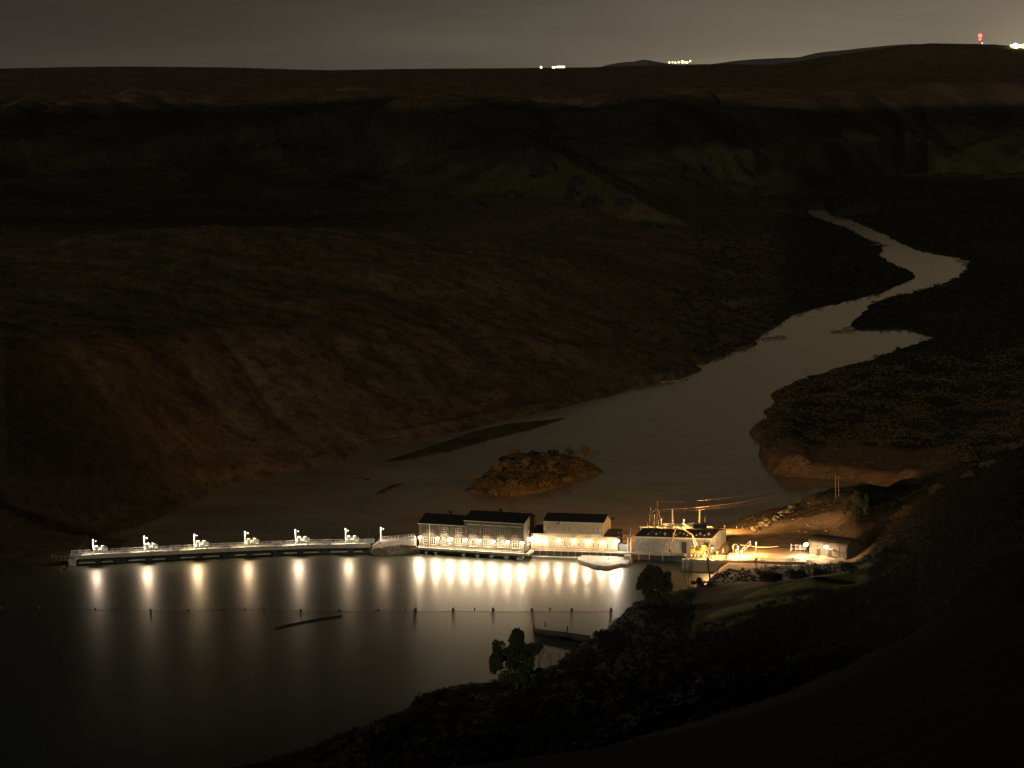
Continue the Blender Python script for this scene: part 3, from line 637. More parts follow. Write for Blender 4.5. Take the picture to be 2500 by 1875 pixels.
def window(fr, root, sc_, zc, w, h, nx, ny, trim='trim', glass='glass'):
    f_ = MB(); b = .11
    for (x0, x1, z0, z1) in ((sc_-w/2-b, sc_-w/2, zc-h/2-b, zc+h/2+b), (sc_+w/2, sc_+w/2+b, zc-h/2-b, zc+h/2+b), (sc_-w/2, sc_+w/2, zc+h/2, zc+h/2+b), (sc_-w/2, sc_+w/2, zc-h/2-b, zc-h/2)):
        fr.box(f_, x0, x1, .01, .09, z0, z1)
    for i in range(1, nx): x = sc_-w/2+w*i/nx; fr.box(f_, x-.07, x+.07, .012, .075, zc-h/2, zc+h/2)
    for j in range(1, ny): z = zc-h/2+h*j/ny; fr.box(f_, sc_-w/2, sc_+w/2, .011, .06, z-.035, z+.035)
    o = part('window', f_, trim, root)
    g = MB(); fr.box(g, sc_-w/2, sc_+w/2, .004, .02, zc-h/2, zc+h/2); part('pane', g, glass, o)
    s2 = MB(); fr.box(s2, sc_-w/2-.2, sc_+w/2+.2, .01, .2, zc-h/2-b-.12, zc-h/2-b); part('sill', s2, trim, o)
wall_lamps = []
def wall_lamp(fr, u, v, label, power=2300, t=.6, col=(1, .79, .54), globe='warm_globe', r=.6, group='wall lamps along the powerhouse fronts'):
    a, z = fr.hit(u, v); q = fr.p(a, t, z); th = thing('wall_lamp', fr.p(a, .02, z), label, 'lamp', group)
    m1 = MB(); m1.tube(fr.p(a, .0, z+.25), q+np.array((0, 0, .28)), .05, n=6); m1.tube(q+np.array((0, 0, .22)), q+np.array((0, 0, .36)), .30, .12, n=10); m1.tube(fr.p(a, t+.3, z+.46), fr.p(a, t+.3, z+.60), .62, .3, n=12); part('bracket', m1, 'dark_metal', th)
    m2 = MB(); m2.ball(q, r, 12, 8, .85); part('globe', m2, globe, th, smooth=True)
    q2 = fr.p(a, t+r+.12, z-.1); lamp(q2, power*.8, col, .25); lamp(q2+fr.N*.3, power*2.5, (1, col[1]+.03, col[2]+.06), .35, 'SPOT', q2+fr.N*6+np.array((0, 0, -1.6)), 1.9, 1.0)  # outward spot added beside each lamp to brighten the water
ZL = 2.3
fA = P(1023, 1334, ZL); fB = P(1279, 1350, ZL)
F1 = Fr(fA, fB, (2.4, 8.5)); LN = F1.L
old = thing('old_powerhouse', (fA+fB)/2, 'long two-storey powerhouse with dark gabled roof in two heights and tall mullioned windows', 'powerhouse')
sm_, _ = F1.hit(1134, 1281); _, ze1 = F1.hit(1028, 1278); _, ze2 = F1.hit(1270, 1278.3); _, zeL = F1.hit(1140, 1271.5)
ze2 = (ze2+zeL)/2
gable_block(F1, 0, sm_, ZL, ze1, ze1+2.0, 15, 8.0, 'wall_old', 'roof_dark', old)
gable_block(F1, sm_+.02, LN, ZL, ze2, ze2+1.9, 15, 8.4, 'wall_old', 'roof_dark', old)
def z3(x, y): return 1000+x/6.144, 1210+y/6.144
win_lo = [(235,670,1.2),(360,682,1.2),(540,690,2.2),(745,697,2.2),(955,706,2.3),(1165,714,2.3),(1380,722,2.3),(1595,735,2.3)]
win_up = [(230,510,1.2),(343,513,1.0),(527,525,2.2),(737,535,2.2),(945,530,2.2),(1160,538,2.2),(1370,548,2.2),(1585,556,2.2)]
for k, (x, y, w) in enumerate(win_lo):
    a, z = F1.hit(*z3(x, y)); window(F1, old, a, z, w, 2.2, 2 if w < 2 else 4, 3, 'trim')
for k, (x, y, w) in enumerate(win_up):
    a, z = F1.hit(*z3(x, y)); window(F1, old, a, z, w, 1.9 if k < 4 else 1.6, 2 if w < 2 else 4, 3, 'trim' if k in (2, 3) else 'old_concrete')
pil_x = [165, 435, 640, 855, 1065, 1275, 1490]
for k, x in enumerate(pil_x):
    a, _ = F1.hit(*z3(x, 600)); m1 = MB(); F1.box(m1, a-.28, a+.28, .01, .28, ZL, (ze1 if k < 3 else ze2-1.0)-.1); part('pilaster', m1, 'wall_old', old)
m1 = MB(); F1.box(m1, LN-.6, LN, .01, .28, ZL, ze2-.1); part('pilaster', m1, 'wall_old', old)
a, _ = F1.hit(*z3(302, 600)); m1 = MB(); m1.tube(F1.p(a, .15, ZL), F1.p(a, .15, ze1), .09, n=8); part('downpipe', m1, 'trim', old)
m1 = MB(); F1.box(m1, sm_, LN, .012, .14, ze2-1.25, ze2-1.05); part('frieze', m1, 'trim', old)
_, zs = F1.hit(*z3(1000, 590)); m1 = MB(); F1.box(m1, sm_, LN, .013, .12, zs-.1, zs+.08); part('string_course', m1, 'wall_old', old)
m1 = MB(); F1.box(m1, 0, LN, .014, .34, ZL, ZL+.45); part('plinth', m1, 'old_concrete', old)
for k, (uu, vv) in enumerate([(1095.5, 1244), (1220, 1240)]):
    a, _ = F1.hit(uu-14, 1275); zz = (ze1+2.0) if k == 0 else ze2+1.9
    m1 = MB(); c = F1.p(a, -8, zz-.3); m1.tube(c, c+np.array((0, 0, 1.1)), .55, n=10); m1.tube(c+np.array((0, 0, 1.1)), c+np.array((0, 0, 1.55)), .85, .5, n=10); part('roof_vent', m1, 'dark_metal', old)
# gable end detail: tall window beside the end lamp
G1 = Fr(F1.p(LN, 0, 0), F1.p(LN, -15, 0), (-F1.X[0], -F1.X[1]))
window(G1, old, 5.0, ZL+3.3, 1.9, 2.6, 2, 3); window(G1, old, 6.0, ZL+7.2, 1.6, 1.8, 2, 3, 'old_concrete')
# ledge under the old powerhouse on squat piers
led = thing('concrete_ledge', F1.p(LN/2, 1, ZL-.5), 'pale concrete ledge on squat piers along the old powerhouse waterline', 'ledge')
m1 = MB(); F1.box(m1, -2.0, LN+1.0, -.0, 1.5, ZL-.75, ZL-.02); part('slab', m1, 'concrete', led)
m1 = MB(); m1.hexa([F1.p(LN+1.02, 1.5, ZL-.75), F1.p(LN+1.9, 1.5, ZL-.75), F1.p(LN+1.9, -15, ZL-.75), F1.p(LN+.02, -15, ZL-.75), F1.p(LN+1.02, 1.5, ZL-.02), F1.p(LN+1.9, 1.5, ZL-.02), F1.p(LN+1.9, -15, ZL-.02), F1.p(LN+.02, -15, ZL-.02)]); part('slab', m1, 'concrete', led)
m1 = MB(); F1.box(m1, -1, LN+.5, -3.2, -3.0, -8, ZL-.76); part('foundation', m1, 'dark_metal', led)
for x, w in ((270,.9),(410,1.0),(825,1.3),(1035,1.3),(1240,1.2),(1460,1.2),(1665,1.9)):
    a, _ = F1.hit(1000+x/6.144, 1350); m1 = MB(); F1.box(m1, a-w/2, a+w/2, -1, 1.5, .55, .95); F1.box(m1, a-w/2+.15, a+w/2-.15, -1, 1.2, -3, .54); part('pier', m1, 'concrete', led)
m1 = MB(); a, _ = F1.hit(1000+1215/6.144, 1350); b_, _ = F1.hit(1000+1490/6.144, 1350); F1.box(m1, a, b_, .7, 1.2, .96, 1.15); part('beam', m1, 'concrete', led)
ord_ = ['leftmost', 'second', 'third', 'fourth', 'fifth', 'sixth', 'seventh', 'eighth']
for k, (x, y) in enumerate([(165,620),(425,635),(630,645),(845,655),(1055,668),(1265,680),(1480,690),(1695,705)]):
    u, v_ = z3(x, y); wall_lamp(F1, u, v_, 'bright wall lamp on the old powerhouse front, %s' % (['leftmost at its corner', 'second from the left', 'third from the left', 'fourth from the left at the roof step', 'fourth from its right corner', 'third from its right corner', 'second from its right corner', 'at its right corner'][k]))
wall_lamp(G1, 1290.5, 1316, 'bright wall lamp on the gable end of the old powerhouse')
# ---- second powerhouse block
ZB = 2.3
gA = P(1296, 1341, ZB); gB = P(1507, 1347.8, ZB)
gB = gA+(gB-gA); F2 = Fr(gA, gB, (2.2, 6.0)); L_2 = F2.L
new = thing('pale_powerhouse', (gA+gB)/2, 'pale stucco powerhouse block with paired small windows and dark gabled roof', 'powerhouse')
s0, _ = F2.hit(1327, 1300); s1_, _ = F2.hit(1472.5, 1300); _, za = F2.hit(1330, 1272.5); _, zb = F2.hit(1470, 1277.5); ze = (za+zb)/2; _, zl1 = F2.hit(1312, 1302); _, zl2 = F2.hit(1480, 1311)
gable_block(F2, s0, s1_, ZB, ze, ze+2.0, 8.4, 4.6, 'wall_pale', 'roof_dark', new)
w = MB(); F2.box(w, 0, s0-.01, -6, 0, ZB, zl1); part('wall', w, 'wall_pale', new)
w = MB(); F2.box(w, s1_+.01, L_2, -6, 0, ZB, zl2); part('wall', w, 'wall_pale', new)
r = MB(); r.hexa([F2.p(0, .2, zl1+.02), F2.p(s0-.02, .2, zl1+.02), F2.p(s0-.02, -6, zl1+1.7), F2.p(0, -6, zl1+1.7), F2.p(0, .2, zl1+.16), F2.p(s0-.02, .2, zl1+.16), F2.p(s0-.02, -6, zl1+1.85), F2.p(0, -6, zl1+1.85)]); part('roof', r, 'roof_dark', new)
r = MB(); r.hexa([F2.p(s1_+.02, .2, zl2+.02), F2.p(L_2+.2, .2, zl2+.02), F2.p(L_2+.2, -6, zl2+1.6), F2.p(s1_+.02, -6, zl2+1.6), F2.p(s1_+.02, .2, zl2+.16), F2.p(L_2+.2, .2, zl2+.16), F2.p(L_2+.2, -6, zl2+1.75), F2.p(s1_+.02, -6, zl2+1.75)]); part('roof', r, 'roof_metal', new)
def z4(x, y): return 1280+x/7.373, 1220+y/7.373
for x, y in ((445,512),(545,518),(707,524),(805,530),(970,538),(1070,544),(1232,552),(1330,558)):
    a, z = F2.hit(*z4(x, y)); window(F2, new, a, z, .75, 1.75, 2, 4, 'trim')
for x, y in ((235,775),(310,780),(460,785),(548,790),(722,797),(815,802),(985,808),(1075,814),(1243,820),(1335,826),(1493,832),(1560,836)):
    a, z = F2.hit(*z4(x, y)); window(F2, new, a, z, .45, 1.35, 1, 3, 'trim')
_, zs = F2.hit(*z4(880, 612)); m1 = MB(); F2.box(m1, s0, s1_, .012, .12, zs-.1, zs+.08); part('string_course', m1, 'wall_pale', new)
for z in (1.2, 2.0):
    m1 = MB(); F2.box(m1, 0, L_2, .01, .035, ZB+z*1.6-.03, ZB+z*1.6+.03); part('band', m1, 'wall_pale', new)
m1 = MB(); F2.box(m1, 0, L_2, .014, .3, ZB, ZB+.5); part('plinth', m1, 'wall_pale', new)
for x in (640, 893): 
    a, _ = F2.hit(*z4(x, 700)); m1 = MB(); m1.tube(F2.p(a, .12, ZB), F2.p(a, .12, zs if x > 700 else ze), .06, n=6); part('downpipe', m1, 'old_concrete', new)
m1 = MB(); a, z = F2.hit(*z4(617, 422)); F2.box(m1, a-.25, a+.25, .01, .25, z-.45, z+.45); part('vent_box', m1, 'dark_metal', new)
c = F2.p(s1_, -6.5, ze-.4); m1 = MB()
for k in range(5): m1.tube(c+np.array((.1, -.8*k, .8)), c+np.array((1.5, -.8*k+.3, 1.2)), .06, n=5); m1.ball(c+np.array((1.5, -.8*k+.3, 1.2)), .18, 6, 5)
m1.tube(c+np.array((.8, .5, 1)), c+np.array((.8, -3.8, 1)), .07, n=5); part('cable_bracket', m1, 'dark_metal', new)
names2 = ['at the left link wall joining the old powerhouse', 'between the first two window pairs', 'under the middle of the eaves', 'right of the middle of the wall', 'near the right end of the wall']
for k, (x, y) in enumerate([(375,705),(625,720),(890,735),(1148,745),(1408,762)]):
    u, v_ = z4(x, y); wall_lamp(F2, u, v_, 'bright wall lamp on the pale powerhouse, ' + names2[k], col=(1, .77, .50), power=1050)
for k, (x, y) in enumerate([(1625,765),(1690,735)]):
    u, v_ = z4(x, y); wall_lamp(F2, u, v_, 'white floodlight at the pale powerhouse\'s right corner, ' + ('lower left of the pair' if k == 0 else 'upper right of the pair'), power=1500, t=.9, col=(1, .88, .68), globe='cool_globe', r=.5, group='paired floodlights at the corner')
# trash rack and forebay walk below it
tr = thing('trash_rack', F2.p(L_2/2, .6, 0), 'dark slatted intake rack with thin posts below the pale powerhouse wall', 'trash rack')
a1_ = L_2+1
m1 = MB(); F2.box(m1, 0, a1_, .02, .5, .5, ZB-.3); part('backing', m1, 'dark_metal', tr)
m1 = MB(); F2.box(m1, 0, a1_, .02, 1.0, ZB-.29, ZB-.02); part('lip', m1, 'concrete', tr)
for k in range(13):
    m1 = MB(); a = .8+k*(a1_-1.6)/12; F2.box(m1, a-.06, a+.06, .51, .62, .4, ZB-.3); part('post', m1, 'trim', tr)
for z in (.8, 1.15, 1.5): m1 = MB(); F2.box(m1, 0, a1_, .505, .56, z, z+.06); part('bar', m1, 'wood', tr)
m1 = MB(); F2.box(m1, .5, a1_, .63, 2.2, -.6, .35); F2.box(m1, .5, a1_, -.5, .62, -8, .34); part('walk', m1, 'concrete', tr)
# oval guide apron
ap_px = [(1411,1366),(1414,1360),(1428,1353),(1450,1352),(1500,1353),(1535,1358),(1536,1372),(1530,1377),(1515,1376),(1500,1380),(1480,1383),(1455,1380),(1430,1373)]
app = [P(u, v_, .9) for u, v_ in ap_px]
apr = thing('guide_apron', P(1475, 1368, 0), 'flat pale rounded concrete apron jutting into the water below the pale powerhouse', 'apron')
m1 = MB(); m1.prism([(p[0], p[1]) for p in app], -3, .84); part('body', m1, 'old_concrete', apr)
m1 = MB(); cc = np.mean(app, 0); m1.prism([tuple((cc+(p-cc)*1.015)[:2]) for p in app], .845, 1.0); part('cap', m1, 'concrete', apr)
p_ = P(1485, 1367, 1.0); m1 = MB(); m1.tube(p_, p_+np.array((0, 0, .7)), .08, n=6); m1.tube(p_+np.array((-.3, 0, .1)), p_+np.array((.25, 0, .55)), .05, n=6); part('mooring_post', m1, 'dark_metal', apr)
# square concrete pier beside it
cb = P(1530, 1369, .4); cbx = thing('concrete_block', cb, 'square pale concrete block pier at the right tip of the apron', 'pier')
m1 = MB(); m1.hexa([P(1523,1371,.3), P(1538,1371,.3), P(1546,1360,.3), P(1531,1360,.3)]+[q+np.array((0, 0, 1.9)) for q in (P(1523,1371,.3), P(1538,1371,.3), P(1546,1360,.3), P(1531,1360,.3))]); m1.v = m1.v; part('block', m1, 'concrete', cbx)
m1 = MB(); m1.prism([tuple(P(*q)[:2]) for q in ((1524,1376,.3),(1538,1376,.3),(1546,1364,.3),(1534,1358,.3))], -3, .28); part('footing', m1, 'old_concrete', cbx)
# lattice framework between the powerhouses
lat = thing('switch_frame', P(1520, 1343, 2.3), 'dark steel switch frame with pale insulators beside the corner floodlights', 'switch frame')
q0 = P(1510, 1344, 2.3); X = np.array((1, -.1, 0)); Yv = np.array((.1, 1, 0))
for i, (a, b) in enumerate([(0,0),(3.9,0),(0,3),(3.9,3)]):
    m1 = MB(); p_ = q0+X*a+Yv*b; m1.tube(p_, p_+np.array((0, 0, 6.4+(.6 if i % 2 else 0))), .13, n=6); part('column', m1, 'galvanised', lat)
for z in (3.2, 4.8, 6.2):
    m1 = MB()
    for b in (0, 3): m1.tube(q0+Yv*b+np.array((0, 0, z)), q0+X*3.9+Yv*b+np.array((0, 0, z)), .08, n=5)
    for a in (0, 3.9): m1.tube(q0+X*a+np.array((0, 0, z)), q0+X*a+Yv*3+np.array((0, 0, z)), .08, n=5)
    part('beam', m1, 'dark_metal', lat)
m1 = MB()
for z0_, z1_ in ((3.2, 4.8), (4.8, 6.2)): m1.tube(q0+np.array((0, 0, z0_)), q0+X*3.9+np.array((0, 0, z1_)), .05, n=5); m1.tube(q0+np.array((0, 0, z1_)), q0+X*3.9+np.array((0, 0, z0_)), .05, n=5)
part('brace', m1, 'dark_metal', lat)
for k in range(6):
    m1 = MB(); p_ = q0+X*(.6+.6*k)+Yv*1.4+np.array((0, 0, 4.8)); 
    for j in range(4): m1.tube(p_+np.array((0, 0, -.25*j)), p_+np.array((0, 0, -.25*j-.14)), .2, .12, n=8)
    part('insulator', m1, 'insulator' if k % 2 else 'dark_metal', lat)
m1 = MB(); m1.hexa([q0+X*a+Yv*b+np.array((0, 0, z)) for z in (0, 2.3) for a, b in ((.3, -.6), (2.8, -.6), (2.8, 1.5), (.3, 1.5))]); part('cabinet', m1, 'galvanised', lat)
# ---- metal shed over the newer intake
SB = 2.6
hA = P(1549.5, 1346.5, SB); hB = P(1736, 1352, SB); F3 = Fr(hA, hB, (3.4, 8.5)); L3 = F3.L
shed = thing('metal_shed', (hA+hB)/2, 'grey corrugated metal shed with skylights dotted over its brown roof', 'shed')
_, zt = F3.hit(1552, 1310); _, zt2 = F3.hit(1733, 1315); zt = (zt+zt2)/2
gable_block(F3, 0, L3, SB, zt, zt+1.1, 17, 8.6, 'sheet_metal', 'roof_metal', shed, over=.15)
for k in range(34):
    m1 = MB(); a = .3+k*(L3-.6)/33; F3.box(m1, a-.06, a+.06, .01, .07, SB+.1, zt-.25); part('rib', m1, 'sheet_metal', shed)
m1 = MB(); F3.box(m1, 0, L3, .08, .35, zt-.28, zt-.07); part('fascia', m1, 'trim', shed)
m1 = MB(); F3.box(m1, L3*.62, L3*.68, .075, .12, SB, zt-1.3); part('door', m1, 'dark_metal', shed)
m1 = MB(); F3.box(m1, L3*.51, L3*.58, .076, .12, SB+2.2, SB+3.8); part('louvre', m1, 'sheet_metal', shed)
def z5(x, y): return 1520+x/7.373, 1200+y/7.373
def roofpt(x, y):   # photo point on the shed roof's front slope
    u, v_ = z5(x, y); n0 = F3.p(0, 0, zt); e1_ = F3.X; e2_ = F3.p(0, -8.6, zt+1.1)-n0; nn = np.cross(e1_, e2_); o = np.array((0, 0, CAMZ)); d = rdir(u, v_); k = np.dot(n0-o, nn)/np.dot(d, nn); q = o+d*k
    c = np.linalg.lstsq(np.stack([e1_, e2_], 1), q-n0, rcond=None)[0]; return c[0], c[1]
for x, y in ((465,778),(535,740),(600,765),(612,783),(682,745),(752,768),(765,785),(905,770),(965,792),(1035,750),(1105,772),(1168,796),(1392,765),(1402,783),(1545,768),(1556,786),(1472,803),(1330,798)):
    a, b = roofpt(x, y); e2_ = F3.p(0, -8.6, zt+1.1)-F3.p(0, 0, zt); c = F3.p(a, 0, zt)+e2_*b+np.array((0, 0, .22))
    m1 = MB(); X3 = F3.X*.13; D3 = e2_*.075; lift = np.array((0, 0, .12)); m1.hexa([c-X3-D3, c+X3-D3, c+X3+D3, c-X3+D3, c-X3-D3+lift, c+X3-D3+lift, c+X3+D3+lift, c-X3+D3+lift]); part('skylight', m1, 'skylight', shed)
m1 = MB(); p_ = F3.p(L3, -15, zt-.3); m1.tube(p_, p_+np.array((0, 0, 1.6)), .06, n=5); m1.ball(p_+np.array((0, 0, 1.9)), .36, 10, 7); part('dish', m1, 'galvanised', shed)
# intake deck edge and dark intake below the shed
it = thing('intake_deck', F3.p(L3*.35, 1, SB-.4), 'concrete intake deck with dark water openings below the metal shed', 'deck')
m1 = MB(); F3.box(m1, -5.5, L3+.0, 0.02, 2.6, SB-.55, SB-.02); part('slab', m1, 'concrete', it)
m1 = MB(); F3.box(m1, -5.5, L3, -.5, 1.4, -8, SB-.56); part('opening', m1, 'dark_metal', it)
for z in (.5, 1.0, 1.5): m1 = MB(); F3.box(m1, -1.5, 5.0, 1.41, 2.4, z, z+.18); part('wale', m1, 'wood', it)
for a in (-1.6, 1.6, 5.1, 9.5): m1 = MB(); m1.tube(F3.p(a, 2.45, -1), F3.p(a, 2.45, SB-.56), .14, n=8); part('pile', m1, 'galvanised', it)
for x in (1520+92/7.37, 1520+148/7.37):
    q = P(x, 1346, SB); m1 = MB(); m1.tube(q, q+np.array((0, 0, 4.6)), .14, n=8); part('bollard', m1, 'white_paint', it)
# ================================================================== substation behind the shed
ZS = 3.0
Ys = F3.p(L3/2, -17, 0)[1]+3
def S(x, y, dy=0):  u, v_ = z5(x, y); return PY(u, v_, Ys+dy)
mb = MB(); bl = S(430, 700); br = S(1700, 700)
pad = thing('substation_deck', ((bl[0]+br[0])/2, Ys+3, ZS), 'lit concrete substation deck behind the metal shed roof', 'deck')
ZP = S(900, 690)[2]-.6
mb.box(bl[0]-2, br[0]-1, Ys-1.5, Ys+9, -8, ZP); part('slab', mb, 'concrete', pad)
mb = MB(); 
for z in (.5, 1.0):
    mb.tube((bl[0]+6, Ys+8.5, ZP+z), (br[0]-8, Ys+8.5, ZP+z), .05, n=5)
part('rail', mb, 'galvanised', pad)
af = thing('pole_frame', S(560, 690), 'timber H-frame of leaning wooden poles carrying the power lines', 'pole frame')
def tb(name, a, b, r, m, root, r1=None): mm = MB(); mm.tube(a, b, r, r1, n=8); return part(name, mm, m, root)
tb('pole', S(468, 692), S(505, 262), .19, 'wood', af, .13); tb('pole', S(560, 640, 3), S(512, 385, .5), .15, 'wood', af)
tb('pole', S(590, 690, 2), S(628, 310, 2), .19, 'wood', af); tb('pole', S(702, 650, 2), S(634, 300, 2), .19, 'wood', af); tb('pole', S(632, 310, 2), S(626, 182, 2), .17, 'wood', af, .12)
tb('cross_beam', S(518, 378), S(640, 305, 2), .15, 'wood', af); tb('cross_arm', S(640, 345, 2), S(720, 300, 2), .06, 'dark_wood', af)
for x in (575, 640): tb('insulator_stack', S(x, 690, 1), S(x, 410 if x < 600 else 520, 1), .17, 'insulator', af, .12)
for k, (x, t_, b_, nm) in enumerate([(900, 318, 705, 'left of the pair beside the curved pipes'), (1390, 328, 572, 'right of the pair above the dark transformer')]):
    st = thing('stack', S(x, b_), 'tall pale lit exhaust stack, ' + nm, 'stack', 'stacks behind the metal shed')
    tb('pipe', S(x, b_), S(x-5, t_), .28, 'insulator', st, .22); tb('collar', S(x-2, (t_+b_)/2-10), S(x-2, (t_+b_)/2-30), .34, 'wood', st)
    for dx in (-55, 45): tb('guy_wire', S(x-3, t_+110), S(x+dx, b_-100 if k == 0 else b_, 1), .025, 'dark_metal', st)
bus = thing('bus_pipes', S(980, 600, 1), 'bright bundle of bent bus pipes over the substation deck', 'bus pipes')
for k in range(3):
    y0 = 592+k*20; mm = MB(); mm.tube(S(760, y0+8, 1), S(960, y0-4, 1), .12, n=6); mm.tube(S(960, y0-4, 1), S(1000, y0-8, 1), .12, n=6); mm.tube(S(1000, y0-8, 1), S(1130, y0+8, 1), .12, n=6); mm.tube(S(1130, y0+8, 1), S(1225, y0+26, 1), .12, n=6); part('pipe', mm, 'insulator', bus)
for x in (720, 745, 770, 1218, 1240): tb('support', S(x, 710, 1), S(x, 590, 1), .14, 'insulator', bus)
for x in (815, 870, 930, 980, 1060, 1150): tb('insulator', S(x, 700, .5), S(x, 655, .5), .2, 'insulator', bus)
for k, x in enumerate((1220, 1245)):
    pass
trn = thing('transformer', S(1385, 735, 1), 'large dark transformer tank with pale lit bushings at its right', 'transformer')
a = S(1262, 735, 1); b_ = S(1505, 572, 1); mm = MB(); mm.box(a[0], b_[0], a[1]-2.2, a[1]+2, a[2], b_[2]); part('tank', mm, 'dark_metal', trn)
for k in range(9): mm = MB(); x = a[0]+.3+k*(b_[0]-a[0]-.6)/8; mm.box(x-.06, x+.06, a[1]-2.5, a[1]-2.21, a[2]+.4, b_[2]-.3); part('fin', mm, 'dark_metal', trn)
for x in (1535, 1572, 1600):
    for yy in (635, 690): q = S(x, yy, 1); mm = MB(); mm.tube(q-np.array((0, 0, .25)), q+np.array((0, 0, .3)), .24, n=10); part('bushing', mm, 'insulator', trn)
q = S(1560, 735, 1); mm = MB(); mm.box(q[0]-1.0, q[0]+1.0, q[1]-.8, q[1]+1, ZP, q[2]+.4); part('radiator', mm, 'wood', trn)
fen = thing('insulator_rack', S(1240, 715), 'tall rack of pale insulators left of the dark transformer', 'insulator rack')
for x, t_ in ((1218, 595), (1240, 580), (1262, 568), (1285, 560)): tb('insulator', S(x, 715), S(x, t_), .16, 'insulator', fen)
tb('bar', S(1210, 590), S(1300, 562), .12, 'insulator', fen)
clut = thing('switchgear', S(800, 695, 2), 'low dark switchgear box with pale posts on the substation deck', 'switchgear')
a = S(762, 700, 2); b_ = S(880, 650, 2); mm = MB(); mm.box(a[0], b_[0], a[1]-1, a[1]+1, ZP, b_[2]); part('cabinet', mm, 'dark_metal', clut)
for x in range(640, 760, 18): tb('post', S(x, 705, 2), S(x, 600+(x % 5)*8, 2), .09, 'insulator', clut)
# power lines
pr = PY(1935, 1226, Ys+60)
for k, (x, y, ux, vy) in enumerate([(626,182,1860,1185),(640,330,1960,1203),(680,318,2030,1193),(690,360,2035,1200)]):
    a = S(x, y, 2); b_ = PY(ux, vy, Ys+95) if k == 0 else P(2042, 1200, 24); b_ = PY(2042, 1160+6*k, 868)
    mm = MB(); pts = [a*(1-t_)+b_*t_-np.array((0, 0, 10*t_*(1-t_))) for t_ in np.linspace(0, 1, 15)]
    for p0, p1 in zip(pts, pts[1:]): mm.tube(p0, p1, .022, n=4, cap=False)
    w_ = part('conductor', mm, 'wood', thing('power_line', a, ['thin uppermost power line leaving the timber frame', 'second power line down from the timber frame', 'third power line down from the timber frame', 'lowest power line leaving the timber frame'][k], 'power line', 'power lines from the timber frame'))
hf = thing('utility_pole', P(2046, 1262, 11), 'tall two-pole utility structure on the dark knoll', 'utility pole')
for u in (2040, 2047.5):
    b_ = PY(u+1, 1262, 868); t_ = PY(u, 1160 if u < 2045 else 1166, 868); tb('pole', b_-np.array((0, 0, 3)), t_, .17, 'wood', hf, .12)
tb('cross_arm', PY(2038, 1168, 867.7), PY(2052, 1164, 867.7), .08, 'wood', hf)
# ================================================================== trash-rake machine, quay, yard
def z5P(x, y, z): u, v_ = z5(x, y); return P(u, v_, z)
YD = 3.6
kp = [z5P(x, y, YD) for x, y in ((1135,1190),(1250,1240),(1500,1255),(1800,1262),(2212,1270),(3300,1290))]
kb = [p+np.array((2.0, 9+i*.6, 0)) for i, p in enumerate(kp)]
quay = thing('quay_platform', kp[2], 'curved concrete quay platform under the rake machine with a dim green-lit face', 'quay')
mb = MB(); mb.prism([tuple(p[:2]) for p in kp]+[tuple(p[:2]) for p in kb[::-1]], -3, YD); part('deck', mb, 'yard_gravel', quay)
mb = MB()
for a, b_ in zip(kp, kp[1:]): mb.hexa([a+np.array((0, -.02, -.5)), b_+np.array((0, -.02, -.5)), b_+np.array((0, .3, -.5)), a+np.array((0, .3, -.5)), a+np.array((0, -.02, .35)), b_+np.array((0, -.02, .35)), b_+np.array((0, .3, .35)), a+np.array((0, .3, .35))])
part('kerb', mb, 'concrete', quay)
qf = lerp_line([p+np.array((0, .5, 0)) for p in kp], 22)
for p in qf: mb = MB(); mb.tube(p, p+np.array((0, 0, 1.15)), .05, n=5); part('rail_post', mb, 'galvanised', quay)
mb = MB()
for a, b_ in zip(qf, qf[1:]): mb.tube(a+np.array((0, 0, 1.1)), b_+np.array((0, 0, 1.1)), .05, n=5)
part('handrail', mb, 'galvanised', quay)
for k, x in enumerate((1095, 1160)):
    p_ = z5P(x, 1200, YD+.3); dl = thing('dolphin_pile', p_, 'pale round mooring pile at the quay corner, ' + ('left one' if k == 0 else 'right one with weed at its foot'), 'pile', 'round piles at the quay corner')
    mb = MB(); mb.tube((p_[0], p_[1]-.8, -2), (p_[0], p_[1]-.8, YD), .62 if k else .45, n=14); part('shaft', mb, 'concrete', dl)
    mb = MB(); mb.tube((p_[0], p_[1]-.8, YD+.01), (p_[0], p_[1]-.8, YD+.25), .68 if k else .5, n=14); part('cap', mb, 'trim', dl)
Yr = z5P(1350, 1190, YD)[1]+2
def R(x, y, dy=0): u, v_ = z5(x, y); return PY(u, v_, Yr+dy)
rk = thing('rake_machine', R(1360, 1200), 'yellow-lit rake crane with cab and long folded boom reaching over the shed', 'crane')
a = R(1190, 1190); b_ = R(1540, 1135); mb = MB(); mb.box(a[0], b_[0], Yr-1.2, Yr+1.5, YD+.6, a[2]+1.3); part('chassis', mb, 'yellow_paint', rk)
for x in (1235, 1300, 1358, 1450, 1515):
    q = R(x, 1180); mb = MB(); mb.tube((q[0], Yr-1.5, YD+.62), (q[0], Yr-1.21, YD+.62), .6, n=14); w_ = part('wheel', mb, 'dark_metal', rk); mb = MB(); mb.tube((q[0], Yr-1.56, YD+.62), (q[0], Yr-1.49, YD+.62), .32, n=12); part('rim', mb, 'skylight', w_)
a = R(1205, 1140); b_ = R(1420, 1060); mb = MB(); mb.box(a[0], b_[0], Yr-1.3, Yr+1.2, a[2]+.2, b_[2]); part('engine_cover', mb, 'yellow_paint', rk)
for k in range(6): mb = MB(); x = a[0]+.3+k*.45; mb.box(x-.04, x+.04, Yr-1.36, Yr-1.31, a[2]+.4, b_[2]-.2); part('grille_bar', mb, 'dark_metal', rk)
